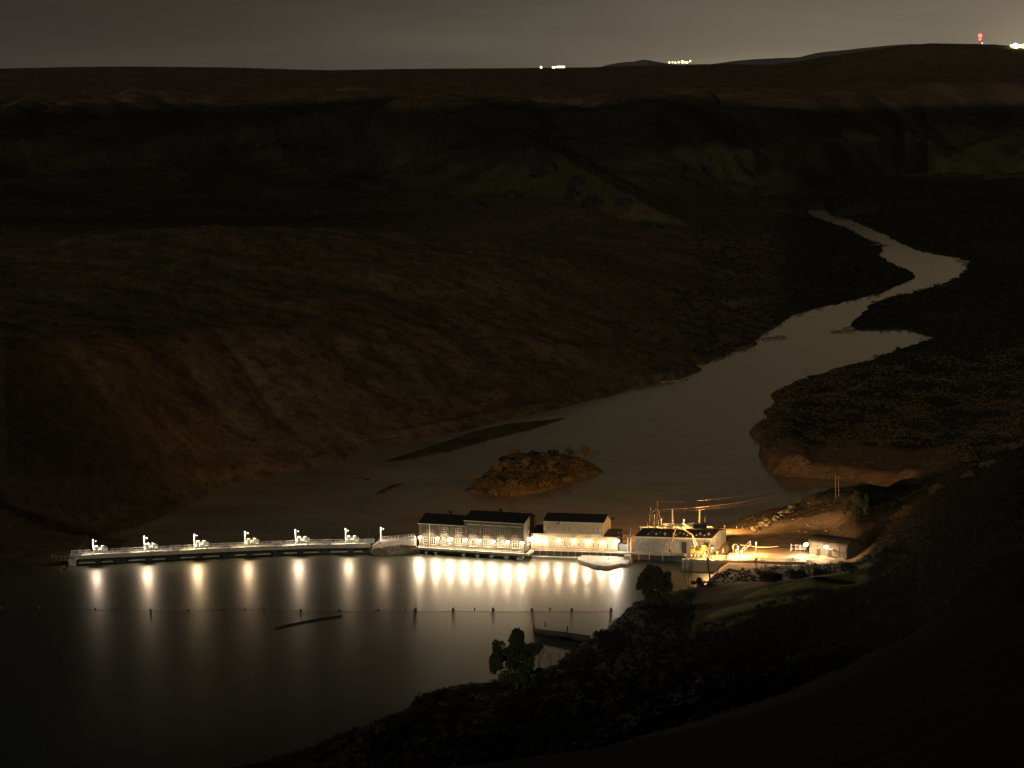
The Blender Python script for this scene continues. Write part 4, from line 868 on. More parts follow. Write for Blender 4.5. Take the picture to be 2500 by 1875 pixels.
a = R(1228, 1062); b_ = R(1295, 978); mb = MB(); mb.box(a[0], b_[0], Yr-1.2, Yr+.4, a[2], b_[2]); cabp = part('cab', mb, 'yellow_paint', rk)
for k in range(2): mb = MB(); x = a[0]+.12+k*.45; mb.box(x, x+.34, Yr-1.24, Yr-1.21, (a[2]+b_[2])/2, b_[2]-.12); part('cab_window', mb, 'glass', cabp)
a = R(1420, 1060); b_ = R(1530, 955); mb = MB(); mb.box(a[0], b_[0], Yr-.9, Yr+1.1, a[2], b_[2]); mb.box(a[0]-.4, a[0], Yr-.6, Yr+.6, a[2], a[2]+.8); part('counterweight', mb, 'yellow_paint', rk)
mb = MB(); q = R(1390, 1090); mb.tube(q, q+np.array((0, 0, .5)), 1.0, n=14); part('turntable', mb, 'dark_metal', rk)
for k in range(7): q = R(1420+18*k, 1090+(k % 3)*35); mb = MB(); mb.ball(q+np.array((0, -1.4, 0)), .28, 8, 6); mb.tube(q+np.array((-.3, -1.3, -.2)), q+np.array((.3, -1.3, .3)), .1, n=6); part('hose_reel', mb, 'insulator', rk)
peak = R(975, 600)
tb('boom', R(1340, 970), R(1245, 770), .32, 'sheet_metal', rk, .28); tb('boom', R(1245, 775), peak, .28, 'yellow_paint', rk, .22)
tb('ram', R(1310, 1000, -.5), R(1250, 800, -.5), .12, 'galvanised', rk)
tb('stick', peak, R(838, 1045), .24, 'yellow_paint', rk, .2); tb('hook_block', R(838, 1040), R(875, 1115), .3, 'dark_metal', rk, .12); tb('tip_arm', R(975, 600), R(1100, 640), .12, 'dark_metal', rk)
# bollards and small gear on the yard
for k, (x, y, h, r_) in enumerate([(1868,1225,1.3,.28),(1990,1060,1.6,.3),(2045,1090,.8,.22),(1805,1090,.8,.16),(1700,1130,.7,.3),(2130,1120,.9,.25),(2190,1060,1.0,.2),(1930,1150,.6,.3),(2060,1160,.5,.35)]):
    p_ = z5P(x, y, YD); bo = thing('yard_post', p_, ['short bright bollard on the quay behind the bare tree', 'tall pale valve post at the back of the lit yard', 'low pale drum beside the tall valve post', 'thin marker post left on the lit yard', 'squat drum near the rake machine\'s rear', 'low stub post at the yard\'s stair foot', 'thin post beside the stairs', 'squat valve box in the middle of the lit yard', 'wide low valve cap in front of the stairs'][k], 'post', 'small posts and valves on the lit yard')
    mb = MB(); mb.tube(p_, p_+np.array((0, 0, h)), r_*.8, r_, n=10); part('body', mb, 'insulator', bo); mb = MB(); mb.tube(p_+np.array((0, 0, h)), p_+np.array((0, 0, h+.15)), r_*1.15, n=10); part('cap', mb, 'insulator', bo)
pip = thing('yard_pipe', z5P(1850, 1240, YD), 'long pale pipe lying along the front of the lit yard', 'pipe')
mb = MB(); mb.tube(z5P(1650, 1232, YD+.9), z5P(2600, 1240, YD+.9), .1, n=8); part('pipe', mb, 'insulator', pip)
for x in (1700, 1900, 2100, 2300, 2500): mb = MB(); q = z5P(x, 1238, YD); mb.tube(q, q+np.array((0, .3, .85)), .08, n=6); part('bracket', mb, 'dark_metal', pip)
# gangway and stairs to the knoll
def z6(x, y): return 1780+x/5.53, 1160+y/5.53
gw = thing('gangway', P(1790, 1328, 5), 'white railed gangway and stairs climbing from the shed to the knoll', 'stairs')
g0 = [PY(*z5(1770, 925), 838), PY(*z5(2050, 940), 842), PY(*z6(180, 830), 846), PY(*z6(330, 735), 852)]
gl = lerp_line(g0, 18)
mb = MB()
for a, b_ in zip(gl, gl[1:]): mb.hexa([a, b_, b_+np.array((0, 1.3, 0)), a+np.array((0, 1.3, 0))]+[q+np.array((0, 0, .12)) for q in (a, b_, b_+np.array((0, 1.3, 0)), a+np.array((0, 1.3, 0)))])
part('walkway', mb, 'galvanised', gw)
for dy in (0, 1.3):
    for p_ in gl: mb = MB(); mb.tube(p_+np.array((0, dy, 0)), p_+np.array((0, dy, 1.7)), .05, n=5); part('post', mb, 'white_paint', gw)
    for z in (1.7, .9):
        mb = MB()
        for a, b_ in zip(gl, gl[1:]): mb.tube(a+np.array((0, dy, z)), b_+np.array((0, dy, z)), .05, n=5)
        part('rail', mb, 'white_paint', gw)
for u_ in (1798, 1812.5): q = PY(u_, 1322, 844); mb = MB(); mb.tube((q[0], 844, 3), q, .12, n=6); part('leg', mb, 'galvanised', gw)
s0_ = z5P(2150, 1085, YD); s1s = PY(*z6(285, 930), s0_[1]+3); st2 = thing('yard_stairs', s0_, 'short pale stair flight behind the tall valve post', 'stairs')
for k in range(9):
    q = s0_*(1-k/8)+s1s*(k/8); mb = MB(); mb.box(q[0]-.25, q[0]+.25, q[1]-.5, q[1]+.5, q[2]-.1, q[2]); part('step', mb, 'galvanised', st2)
for dy in (-.5, .5): mb = MB(); mb.tube(s0_+np.array((0, dy, 1)), s1s+np.array((0, dy, 1)), .06, n=5); mb.tube(s0_+np.array((0, dy, 0)), s0_+np.array((0, dy, 1)), .06, n=5); mb.tube(s1s+np.array((0, dy, 0)), s1s+np.array((0, dy, 1)), .06, n=5); part('handrail', mb, 'galvanised', st2)
# pipeline curving along the back of the yard
pp = thing('hose_line', P(1850, 1335, 4.6), 'long pale curving hose lying along the foot of the knoll', 'hose')
mb = MB(); hl = [P(*z6(x, y), 4.4) for x, y in ((60,935),(180,945),(300,960),(400,972),(500,975),(580,970),(660,962))]
for a, b_ in zip(hl, hl[1:]): mb.tube(a, b_, .16, n=8)
part('hose', mb, 'insulator', pp)
# control building with barrel roof
CB = 3.7
cA = P(*z6(1085, 1062), CB); cB = P(*z6(1590, 1128), CB); F4 = Fr(cA, cB, (6.0, 9.0)); L4 = F4.L
_, zc = F4.hit(*z6(1095, 905))
_, zc2 = F4.hit(*z6(1585, 962)); zc = (zc+zc2)/2
ctl = thing('control_building', (cA+cB)/2, 'low pale metal control building with dark curved roof and lit front doors', 'building')
mb = MB(); mb.hexa([F4.p(0, 0, CB), F4.p(L4, 0, CB), F4.p(L4, -9.5, CB), F4.p(0, -9.5, CB), F4.p(0, 0, zc), F4.p(L4, 0, zc), F4.p(L4, -9.5, zc), F4.p(0, -9.5, zc)]); part('wall', mb, 'wall_old', ctl)
mb = MB(); n = 9; v = []; f = []
for i in range(n+1):
    a_ = math.pi*i/n; t_ = -4.75+5.2*math.cos(a_); z = zc+.02+1.7*math.sin(a_)
    for s_ in (-.4, L4+.4): v.append(F4.p(s_, min(t_, -1e-6) if t_ < 0 else t_, z))
for i in range(n): f.append((2*i, 2*i+1, 2*i+3, 2*i+2))
f += [tuple(range(0, 2*n+2, 2)), tuple(range(2*n+1, 0, -2))]
mb.add(v, f); part('roof', mb, 'roof_metal', ctl)
for k, (a0, a1) in enumerate(((.02, .20), (.22, .40), (.62, .80), (.82, .985))): mb = MB(); F4.box(mb, L4*a0, L4*a1, .01, .09, CB+.05, zc-.3); part('panel', mb, 'wall_old', ctl)
for a0 in (.205, .5): mb = MB(); F4.box(mb, L4*a0, L4*(a0+.09), .012, .1, CB, CB+2.3); part('door', mb, 'dark_metal', ctl)
for a0 in (.2, .56): mb = MB(); F4.box(mb, L4*a0, L4*(a0+.1), .02, 1.3, CB+2.5, CB+2.6); part('awning', mb, 'trim', ctl)
for a0 in (.02, .3, .8): mb = MB(); F4.box(mb, L4*a0, L4*a0+2.6, .12, 1.3, CB-.35, CB-.02); part('step', mb, 'concrete', ctl)
wall_lamp(F4, 1972, 1328, 'glaring lamp on the control building\'s left corner', power=8000, t=1.3, col=(1, .76, .48), r=.75, group='control building lamps')
wall_lamp(F4, 2020, 1334, 'glaring lamp over the control building\'s middle doors', power=3600, t=1.2, col=(1, .76, .48), r=.65, group='control building lamps')
ck = thing('equipment_rack', P(*z6(900, 1025), YD), 'pale pipe rack of small equipment left of the control building', 'equipment rack')
for x in (835, 900, 960, 1020):
    q = P(*z6(x, 1030), YD); tb('post', q, q+np.array((0, 0, 2.1)), .07, 'white_paint', ck); tb('post', q+np.array((.3, 2, 0)), q+np.array((.3, 2, 2.1)), .07, 'white_paint', ck)
for z in (.9, 2.1): tb('rail', P(*z6(835, 1030), YD)+np.array((0, 0, z)), P(*z6(1030, 1036), YD)+np.array((0, 0, z)), .06, 'white_paint', ck)
for k in range(5): q = P(*z6(930+26*k, 1010), YD); mb = MB(); mb.box(q[0]-.3, q[0]+.3, q[1], q[1]+.5, YD, YD+1.2+.2*(k % 2)); part('cabinet', mb, 'galvanised', ck)
# ---- sodium light on the substation and down river, its lamps unseen, on added masts
def pole_light(p_, h, label, power, to=None, size=2.6, col=(1, .52, .16), kind='POINT'):
    th = thing('floodlight', p_, label, 'floodlight', 'sodium floodlights on added masts')
    mb = MB(); mb.tube(p_, p_+np.array((0, 0, h)), .11, .08, n=6); part('mast', mb, 'galvanised', th)
    q = p_+np.array((0, 0, h+.1)); mb = MB(); mb.box(q[0]-.35, q[0]+.35, q[1]-.2, q[1]+.25, q[2], q[2]+.3); mb.box(q[0]-.35, q[0]+.35, q[1]-.24, q[1]-.2, q[2]-.35, q[2]+.3); part('housing', mb, 'dark_metal', th)
    mb = MB(); mb.box(q[0]-.28, q[0]+.28, q[1]-.15, q[1]+.2, q[2]-.06, q[2]-.01); part('lens', mb, 'sodium_globe', th)
    if kind == 'SPOT': lamp(q+np.array((0, .1, -.2)), power, col, .25, 'SPOT', to, size)
    else: lamp(q+np.array((0, 0, -.45)), power, col, .25)
pole_light(S(1100, 650, 5), 3.0, 'sodium floodlight on an added short mast among the bus pipes', 22000)
pole_light(S(700, 640, 6), 3.0, 'sodium floodlight on an added short mast behind the timber frame', 14000)
pole_light(S(1480, 640, 6), 3.6, 'sodium floodlight on an added mast aimed down river behind the dark transformer', 140000, to=(150, 1010, -6), size=2.3, kind='SPOT')
pole_light(S(450, 690, 7), 3.0, 'sodium floodlight on an added mast aimed down river at the far left of the substation deck', 420000, to=(-150, 1330, 70), size=1.5, kind='SPOT')
pole_light(z5P(1610, 1240, YD)+np.array((0, .6, 0)), 4.5, 'sodium floodlight on an added mast at the quay edge in front of the rake machine', 16000, col=(1, .60, .24))
pole_light(z5P(2080, 1180, YD), 4.0, 'sodium floodlight on an added mast in the middle of the lit yard', 42000, col=(1, .60, .24))
pole_light(z5P(2400, 1130, YD), 4.0, 'sodium floodlight on an added mast at the orange right end of the yard', 14000, col=(1, .50, .18))
# ================================================================== rocks on the knoll
kx = []
for k in range(70):
    x, y = [(rng.uniform(330, 900), 0), (rng.uniform(600, 1500), 1)][int(k > 34)][0:2]
    if y == 0: xx = x; yy = 740-(x-330)*.62+rng.uniform(-12, 60)
    else: xx = x; yy = rng.uniform(330, 800)
    u, v_ = z6(xx, yy); best = None
    for Y in np.arange(815, 930, 1.5):
        p_ = PY(u, v_, Y)
        if tz(p_[0], p_[1]) >= p_[2]: best = p_; break
    if best is None: continue
    o = bpy.data.objects.new('boulder', rockmeshes[k % 6]); COL.objects.link(o); o.location = tuple(best); s_ = rng.uniform(.35, 1.0)*(1.5 if k < 35 else .8); o.scale = (s_, s_, s_*.9); o.rotation_euler.z = rng.uniform(0, 6)
    tag(o, 'pale boulder on the dark knoll\'s left ridge line' if k < 35 else 'small pale rock scattered on the knoll\'s lit face', 'rock', 'boulders on the knoll ridge' if k < 35 else 'rocks on the knoll face')
# low rocks along the shores (things in the river and at its edges)
for k, (u, v_, s_) in enumerate([(1330,1152,.5),(1625,932,2.4),(1640,931,1.8),(1655,930,2.6),(1668,928,2.0),(1868,829,2.5),(1886,827,3),(1905,824,3.5),(2040,811,3),(2060,810,3.5),(2072,803,4),(2250,708,3),(2275,704,3),(2300,700,4),(2322,694,4),(2350,638,5),(2362,646,4),(2130,590,5),(2148,600,6),(1952,770,2),(2180,455,6)]):
    p_ = P(u, v_, ZD+.1); o = bpy.data.objects.new('shore_rock', rockmeshes[k % 6]); COL.objects.link(o); o.location = tuple(p_); o.scale = (s_*1.6, s_, s_*.45); o.rotation_euler.z = k
    tag(o, 'dark rock breaking the water along the river edge', 'rock', 'rocks along the river edge')
# ================================================================== vegetation
def leaves(centres, radii, n, size, m, name, parent, base=None, flat=1.0, seed=0):
    rg = np.random.default_rng(seed); ci = rg.integers(0, len(centres), n); d = rg.normal(size=(n, 3)); d /= np.linalg.norm(d, axis=1)[:, None]
    rr = rg.random(n)**.4; c = np.asarray(centres)[ci]+d*(rr*np.asarray(radii)[ci])[:, None]*np.array((1, 1, flat))
    a = rg.normal(size=(n, 3)); a /= np.linalg.norm(a, axis=1)[:, None]; b = np.cross(a, rg.normal(size=(n, 3))); b /= np.linalg.norm(b, axis=1)[:, None]
    s = size*rg.uniform(.6, 1.4, n)[:, None]; v = np.stack([c-a*s, c+b*s*.55, c+a*s, c-b*s*.55], 1).reshape(-1, 3)
    f = np.arange(4*n).reshape(n, 4); return mesh_obj(name, v, f, m, parent=parent, base=base)
def branchy(mb, p, d, L, r, depth, rg, spread=.5, tips=None, up=.15, n=4):
    q = p+d*L; mb.tube(p, q, r, r*.65, n=n, cap=False)
    if tips is not None and depth <= 1: tips.append(q)
    if depth == 0: return
    for k in range(rg.integers(2, 4)):
        dd = d+rg.normal(size=3)*spread; dd[2] += up; dd /= np.linalg.norm(dd); branchy(mb, p+d*L*rg.uniform(.55, 1), dd, L*rg.uniform(.6, .85), r*.6, depth-1, rg, spread, tips, up, n)
def leafy_tree(p, h, w, label, m='leaf', n=9000, seed=1, col_=False, cat='tree', name='tree', group=None, size=.16, bark='bark'):
    t_ = thing(name, p, label, cat, group); rg = np.random.default_rng(seed)
    mb = MB(); tips = []; p = np.array(p, float); base = p-np.array((0, 0, .5)); mid = p+np.array((.2, 0, h*.35)); mb.tube(base, mid, h*.028, h*.02, n=8)
    for k in range(6):
        d = np.array((math.cos(k*1.05), math.sin(k*1.05), rg.uniform(.6, 1.6))); d /= np.linalg.norm(d); branchy(mb, p+np.array((0, 0, h*rg.uniform(.15, .35))), d*np.array((w/h*1.3, w/h*1.3, 1)), h*.26, h*.012, 3, rg, .45, tips, .2, 4)
    part('trunk', mb, bark, t_)
    T_ = np.array(tips); T_[:, 2] = np.minimum(T_[:, 2], p[2]+h*.93); dx = (T_[:, :2]-p[:2]); k_ = np.minimum(1, (w*.48)/np.maximum(np.linalg.norm(dx, axis=1), 1e-3)); T_[:, :2] = p[:2]+dx*k_[:, None]
    K = 42; tt = rg.random(K)**.9; ang = rg.uniform(0, 6.28, K)
    prof = (1.02-tt)**.55*(.75+.25*np.sin(tt*19+ang)) if not col_ else (1-.55*tt)
    rad = w*.5*prof*np.sqrt(rg.random(K))*.85; hh = h*(.07+.86*tt) if not col_ else h*(.03+.92*tt)
    B_ = np.stack([p[0]+rad*np.cos(ang), p[1]+rad*np.sin(ang), p[2]+hh], 1); CC = np.concatenate([T_, B_]); RR = np.concatenate([np.full(len(T_), h*.06), rg.uniform(.04, .15, K)*w])
    wts = RR**2; rep = np.repeat(np.arange(len(CC)), np.maximum(1, (wts/wts.min()).astype(int)))
    leaves(CC[rep], RR[rep], n, size, m, 'crown', t_, base=p, seed=seed); return t_
def bare_tree(p, h, label, seed=1, m='bark', depth=5, spread=.38, group=None, name='bare_tree', nst=3):
    t_ = thing(name, p, label, 'tree', group); rg = np.random.default_rng(seed); mb = MB(); p = np.array(p, float)
    tw = MB()
    for k in range(nst):
        d = np.array((rg.normal()*.28, rg.normal()*.2, 1)); d /= np.linalg.norm(d); mb.tube(p-np.array((0, 0, .4)), p+d*h*.25, h*.014, h*.010, n=6); branchy(tw, p+d*h*.25, d, h*.24, h*.009, depth, rg, spread, None, .22, 3)
    part('trunk', mb, m, t_); part('branches', tw, m, t_); return t_
def ground_at(u, v_, Y0, Y1, step=1.5):
    for Y in np.arange(Y0, Y1, step):
        p_ = PY(u, v_, Y)
        if tz(p_[0], p_[1]) >= p_[2]: return p_
    return None
def onland(u, Y): x = (u-1250)/FPX*Y; return np.array((x, Y, tz(x, Y)))
g_ = onland(1262, 622); leafy_tree(g_, 16.0, 13, 'large dark leafy tree standing against the lit water at the near shore', 'leaf', 30000, 5, size=.27)
g_ = onland(1604, 716); leafy_tree(g_-np.array((0, 0, 1)), 13, 10, 'dense dark juniper at the bank left of the bare tree', 'conifer_leaf', 30000, 9, size=.26, name='juniper', col_=True)
bare_tree(onland(1745, 742), 17, 'tall bare tree silhouetted before the rake machine', 4, depth=6, nst=4)
bare_tree(onland(1690, 728), 10, 'low bare sapling below the dark juniper', 14, depth=4, nst=3)
bare_tree(onland(1316, 632), 10, 'slender bare tree right of the large leafy tree', 21, depth=5, spread=.25, nst=2)
bare_tree(onland(1345, 637), 6, 'thin leafless sapling further right on the near shore', 23, depth=4, spread=.2, nst=2)
bare_tree(onland(1366, 640), 5, 'smallest leafless sapling beside the dock\'s shore end', 25, depth=4, spread=.3, nst=2)
bare_tree(onland(1945, 752), 8, 'bushy bare shrub in front of the control building', 31, depth=5, nst=6, spread=.5)
bare_tree(onland(1990, 748), 7, 'reddish leafless shrub below the control building steps', 33, depth=5, nst=6, spread=.5, m='wood')
bare_tree(onland(1865, 758), 7, 'leafless shrub at the orange end of the yard', 35, depth=5, nst=5, spread=.5)
q_ = ground_at(1969, 927, 1300, 1420) ; q_ = q_ if q_ is not None else P(1969, 927, ZD+2)
bare_tree(q_, 7, 'lone bare tree on the far point of the right bank', 41, depth=5, nst=4, spread=.35, m='wood')
leafy_tree(onland(2102, 824), 11, 8, 'olive green leafy tree on the knoll right of the utility poles', 'olive_leaf', 8000, 12, size=.22)
def bush(p_, w, h, label, m, n, seed, group, flat=.8, size=.13):
    t_ = thing('bush', p_, label, 'bush', group); rg = np.random.default_rng(seed); mb = MB(); tips = []
    for k in range(5): d = rg.normal(size=3)*.5; d[2] = 1; d /= np.linalg.norm(d); branchy(mb, np.array(p_)-np.array((0, 0, .3)), d, h*.4, .05, 2, rg, .5, tips, .1, 3)
    part('stems', mb, 'bark', t_); T_ = np.array(tips); T_[:, :2] = p_[:2]+(T_[:, :2]-p_[:2])*w/h*.8; leaves(T_, np.full(len(T_), h*.2), n, size, m, 'foliage', t_, base=tuple(p_), flat=flat, seed=seed); return t_
# bushes and small trees on the island
for k, (u, v_, w, h, lab) in enumerate([(1433,1120,5.5,9,'tallest orange-lit tree at the island\'s right end'),(1388,1108,4,5.5,'round orange tree left of the island\'s tallest tree'),(1255,1122,5,5,'pale orange tree at the island\'s back edge'),(1282,1154,3,4,'yellowish bush in the middle of the island'),(1215,1170,3.5,4.2,'orange bush on the island\'s left shoulder'),(1168,1183,4,4.5,'rounded bush at the island\'s left end'),(1250,1196,5,3.6,'orange thicket at the island\'s front left'),(1345,1160,2,4.6,'thin upright bush right of the island\'s middle'),(1330,1188,6,3.8,'wide orange thicket along the island\'s front edge'),(1385,1174,5.5,4,'orange thicket at the island\'s front right'),(1205,1204,4,3,'low orange bush near the island\'s front left tip'),(1300,1130,7,3.0,'dark mat of brush along the island\'s crest'),(1350,1124,6,3.0,'dark brush right along the island\'s crest'),(1235,1142,6,3.0,'dark brush left along the island\'s crest')]):
    Yb = P(u, v_, ZD+1.5)[1]; x = (u-1250)/FPX*Yb/.985; zb = max(tz(x, Yb), ZD+.4)
    bush(np.array((x, Yb, zb)), w, h, lab, 'dark_shrub_leaf' if k >= 11 else 'autumn_leaf', 2200, 60+k, 'brush on the island', size=.2)
# near bank brush mass, individually placed
for k in range(34):
    u = rng.uniform(960, 1700) if k < 24 else rng.uniform(1700, 2250); Yb = np.interp(u, [900, 1180, 1370, 1500, 1600, 1760, 2250], [596, 628, 652, 690, 735, 748, 735])-rng.uniform(2, 40)
    p_ = onland(u, Yb)
    if abs(u-1262) < 40: continue
    bush(p_, rng.uniform(4, 8), rng.uniform(2.2, 4.2), ('dark brush clump on the near bank left of the large leafy tree' if u < 1230 else 'dark brush clump on the near bank beside the floating dock' if u < 1480 else 'dark brush clump below the dark juniper' if u < 1700 else 'dark brush clump on the slope below the lit yard' if u < 1960 else 'dark brush clump on the slope below the control building'), 'dark_shrub_leaf', 1500, 200+k, 'brush along the near bank', size=.17)
for k in range(14):
    u = rng.uniform(2180, 2520); Yb = np.interp(u, [2180, 2300, 2520], [800, 775, 700])+rng.uniform(-6, 10); bush(onland(u, Yb), rng.uniform(3, 5), rng.uniform(1.8, 3), 'orange-lit brush on the right hillside crest', 'autumn_leaf', 1000, 300+k, 'brush on the right hillside crest', size=.16)
# sagebrush carpet, far too many to count
def carpet(name, label, cat, px, py, w, m, seed, n=16):
    rg = np.random.default_rng(seed); N = len(px); pz = terrain(px, py); ok = pz > ZD+.7; px, py, pz, w = px[ok], py[ok], pz[ok], w[ok]; N = len(px)
    c = np.repeat(np.stack([px, py, pz], 1), n, 0); ww = np.repeat(w, n); d = rg.normal(size=(N*n, 3)); d /= np.linalg.norm(d, axis=1)[:, None]; d[:, 2] = np.abs(d[:, 2])
    c = c+d*(ww*rg.uniform(.3, 1, N*n))[:, None]*np.array((1, 1, .75)); a = rg.normal(size=(N*n, 3)); a /= np.linalg.norm(a, axis=1)[:, None]; b = np.cross(a, rg.normal(size=(N*n, 3))); b /= np.linalg.norm(b, axis=1)[:, None]
    s = (ww*.42)[:, None]; v = np.stack([c-a*s, c+b*s*.7, c+a*s], 1).reshape(-1, 3); f = np.arange(3*N*n).reshape(-1, 3)
    o = mesh_obj(name, v, f, m); tag(o, label, cat, kind='stuff'); return o
def scatter(u0, u1, v0, v1, z, N, seed):
    rg = np.random.default_rng(seed); us_ = rg.uniform(u0, u1, N); vs_ = rg.uniform(v0, v1, N); q = np.array([P(a, b, z)[:2] for a, b in zip(us_, vs_)]); return q[:, 0], q[:, 1], rg
x, y, rg = scatter(1820, 2520, 850, 1190, -3, 30000, 1); k_ = fbm(x/16, y/30, 3, 55)+.10*rg.normal(size=len(x)) > .47; x, y = x[k_], y[k_]; carpet('sagebrush', 'dense low sagebrush covering the right bank point', 'sagebrush', x, y, rg.uniform(.35, 1.05, len(x)), 'shrub_leaf', 2, 9)
x, y, rg = scatter(1700, 2520, 450, 860, -2, 7000, 3); x = x+rg.normal(size=len(x))*18*(x < 260); carpet('far_sagebrush', 'dark scattered scrub over the river flats further down stream', 'scrub', x, y, rg.uniform(1.0, 3.2, len(x)), 'dark_shrub_leaf', 4, 10)
rgx = np.random.default_rng(9); us_ = rgx.uniform(-50, 1750, 9000)+rgx.normal(size=9000)*90; Ys_ = rgx.uniform(830, 1800, 9000); xs_ = (us_-1250)/FPX*Ys_; zz = terrain(xs_, Ys_); k_ = (zz > ZD+1.2)&(zz < 75); carpet('hillside_scrub', 'small dark bushes dotted over the left hillside', 'scrub', xs_[k_], Ys_[k_], rgx.uniform(.4, 1.3, 9000)[k_], 'dark_shrub_leaf', 11, 9)
rgx = np.random.default_rng(19); us_ = 2520-1700*rgx.random(30000)**1.15+rgx.normal(size=30000)*70; Ys_ = rgx.uniform(380, 900, 30000); xs_ = (us_-1250)/FPX*Ys_; zz = terrain(xs_, Ys_); k_ = (zz > .6)&((yard_mask(xs_, Ys_) < .01)|(Ys_ < 771))&~((us_ > 1700)&(us_ < 2140)&(Ys_ > 650)&(Ys_ < 735)); carpet('bank_scrub', 'rough dark grass and weeds over the near bank', 'weeds', xs_[k_], Ys_[k_], rgx.uniform(.25, 1.1, 30000)[k_], 'dark_shrub_leaf', 21, 10)
q = np.array([P(a, b, ZD+1.5)[:2] for a, b in zip(rng.uniform(1150, 1460, 5200), rng.uniform(1115, 1205, 5200))]); k_ = sdf(q[:, 0], q[:, 1], ISL) < -.8
carpet('island_brush', 'dense ochre and dark brush covering the river island', 'brush', q[k_, 0], q[k_, 1], rng.uniform(.3, 1.2, k_.sum()), 'island_leaf', 31, 12)
# dark rock outcrops on the far talus
for k, (u, v_, w, h) in enumerate([(1330,405,70,55),(1405,440,55,60),(1400,470,60,45),(1450,490,60,50),(1520,490,60,40),(1250,475,60,40),(1590,545,50,35),(1280,370,60,45),(1050,555,50,30),(1150,500,80,35)]):
    p_ = ground_at(u, v_+h*.3, 2150, 3600, 8)
    if p_ is None: continue
    s_ = p_[1]/FPX; m = rock_mesh(700+k, 1, .8); mb = MB(); rg = np.random.default_rng(k)
    for j in range(7): mm = rock_mesh(900+10*k+j, 1, 1); c = np.array((rg.uniform(-.6, .6)*w*s_*.5, rg.uniform(-.5, .5)*w*s_*.4, rg.uniform(-.3, .35)*h*s_*.5)); r_ = np.array((w*.28, w*.25, h*.38))*s_*rg.uniform(.7, 1.2); mb.add([tuple(np.array(q)*r_+c+p_) for q in mm.v], mm.f)
    o = mesh_obj('rock_outcrop', mb.v, mb.f, 'dark_rock', base=tuple(p_)); tag(o, ['dark bluff just under the reddish spur\'s upper end', 'tall dark crag below the spur\'s middle', 'dark crag adjoining the left of the tall crag', 'dark knob at the foot of the middle crag', 'dark crag on the talus right of the middle crags', 'low dark knob left of the middle crags', 'dark outcrop furthest right, near the flats', 'dark bluff above the spur\'s left flank', 'low dark outcrop far left behind the bench crest', 'flat dark outcrop behind the bench, above the island\'s column'][k], 'rock outcrop', 'rock outcrops on the far canyon slope')
# ================================================================== floats, dock, log
bu = [(4,0),(96,0),(187,0),(279,0),(367.5,1),(460,1),(551.5,0),(644,0),(734.6,1),(828.7,1),(923,1),(1013.8,2),(1106,2),(1203.6,2),(1298.6,2),(1395.8,2),(1491.8,2)]
bme = None; bpos = []
for k, (u, kind) in enumerate(bu):
    p_ = P(u, 1492 if kind else 1487, 0); bpos.append(p_)
    if bme is None:
        root = thing('buoy', p_, 'x', 'buoy', 'floats of the boom line across the reservoir')
        mb = MB(); mb.tube((0, 0, -.5), (0, 0, .75), .42, n=14); mb.ball((0, 0, .75), .42, 14, 6, .6); lpart('body', mb, 'buoy_paint', root, True)
        mb = MB(); mb.tube((0, 0, 1.0), (0, 0, 1.35), .12, n=8); lpart('cap', mb, 'skylight', root); bme = root; o = root
    else: o = copy_tree(bme)
    o.location = tuple(p_); s_ = [.55, .75, 1.0][kind]; o.scale = (s_, s_, s_)
    o['label'] = ['small dim float at the far left end of the boom line', 'small dim float, second from the boom line\'s left end', 'small dim float left of the first lamp streak', 'small float right of the first lamp streak', 'dark float in the second lamp streak from the left', 'float in the third lamp streak from the left', 'small float left of the fourth lamp streak', 'small float between the fourth and fifth lamp streaks', 'dark float in the fifth lamp streak', 'float in the sixth lamp streak', 'float in the gap left of the broad bright water', 'leftmost of the six large dark floats on the bright water', 'second from the left of the six large dark floats on bright water', 'third from the left of the six large dark floats on bright water', 'fourth from the left of the six large dark floats on bright water', 'fifth from the left of the six large dark floats on bright water', 'rightmost large dark float, nearest the right bank'][k]
    if k == 16: o.scale = (s_*.9, s_*.9, s_)
for k, u in enumerate((233, 598.5, 991, 1159, 1343)):
    p_ = P(u, 1491, 0); th = thing('marker_float', p_, ['tiny marker float left of the second lamp streak', 'tiny marker float in the fourth lamp streak', 'tiny marker float left of the six large dark floats', 'tiny marker float between the second and third large dark floats', 'tiny marker float between the fourth and fifth large dark floats'][k], 'buoy', 'tiny marker floats on the boom line'); mb = MB(); mb.tube(p_-np.array((0, 0, .3)), p_+np.array((0, 0, .7)), .16, n=8); part('stem', mb, 'buoy_paint', th); mb = MB(); mb.ball(p_+np.array((0, 0, .8)), .2, 8, 6); part('top', mb, 'buoy_paint', th)
rp = thing('boom_rope', bpos[8], 'thin sagging rope line linking the floats across the reservoir', 'rope'); mb = MB()
allp = bpos+[P(1545, 1503, .2)]
for a, b_ in zip(allp, allp[1:]):
    pts = [a*(1-t_)+b_*t_+np.array((0, -math.sin(math.pi*t_)*1.4, .10)) for t_ in np.linspace(0, 1, 7)]
    for p0, p1 in zip(pts, pts[1:]): mb.tube(p0, p1, .035, n=4, cap=False)
part('rope', mb, 'rope', rp)
lg = thing('drifting_log', P(755, 1515, 0), 'long low drifting log lying in the dark water below the fifth streak', 'log')
mb = MB(); lp_ = [P(u, v_, .02) for u, v_ in ((672,1534),(700,1526),(740,1518),(790,1509),(834,1504))]
for a, b_ in zip(lp_, lp_[1:]): mb.tube(a, b_, .2, .24, n=8)
part('trunk', mb, 'dark_wood', lg)
dk_ = thing('floating_dock', P(1380, 1545, .3), 'dark wooden floating dock reaching out from the near right bank', 'dock')
dk_px = [(1301,1534),(1330,1538),(1385,1544),(1440,1552),(1440,1566),(1385,1556),(1330,1547),(1303,1542)]
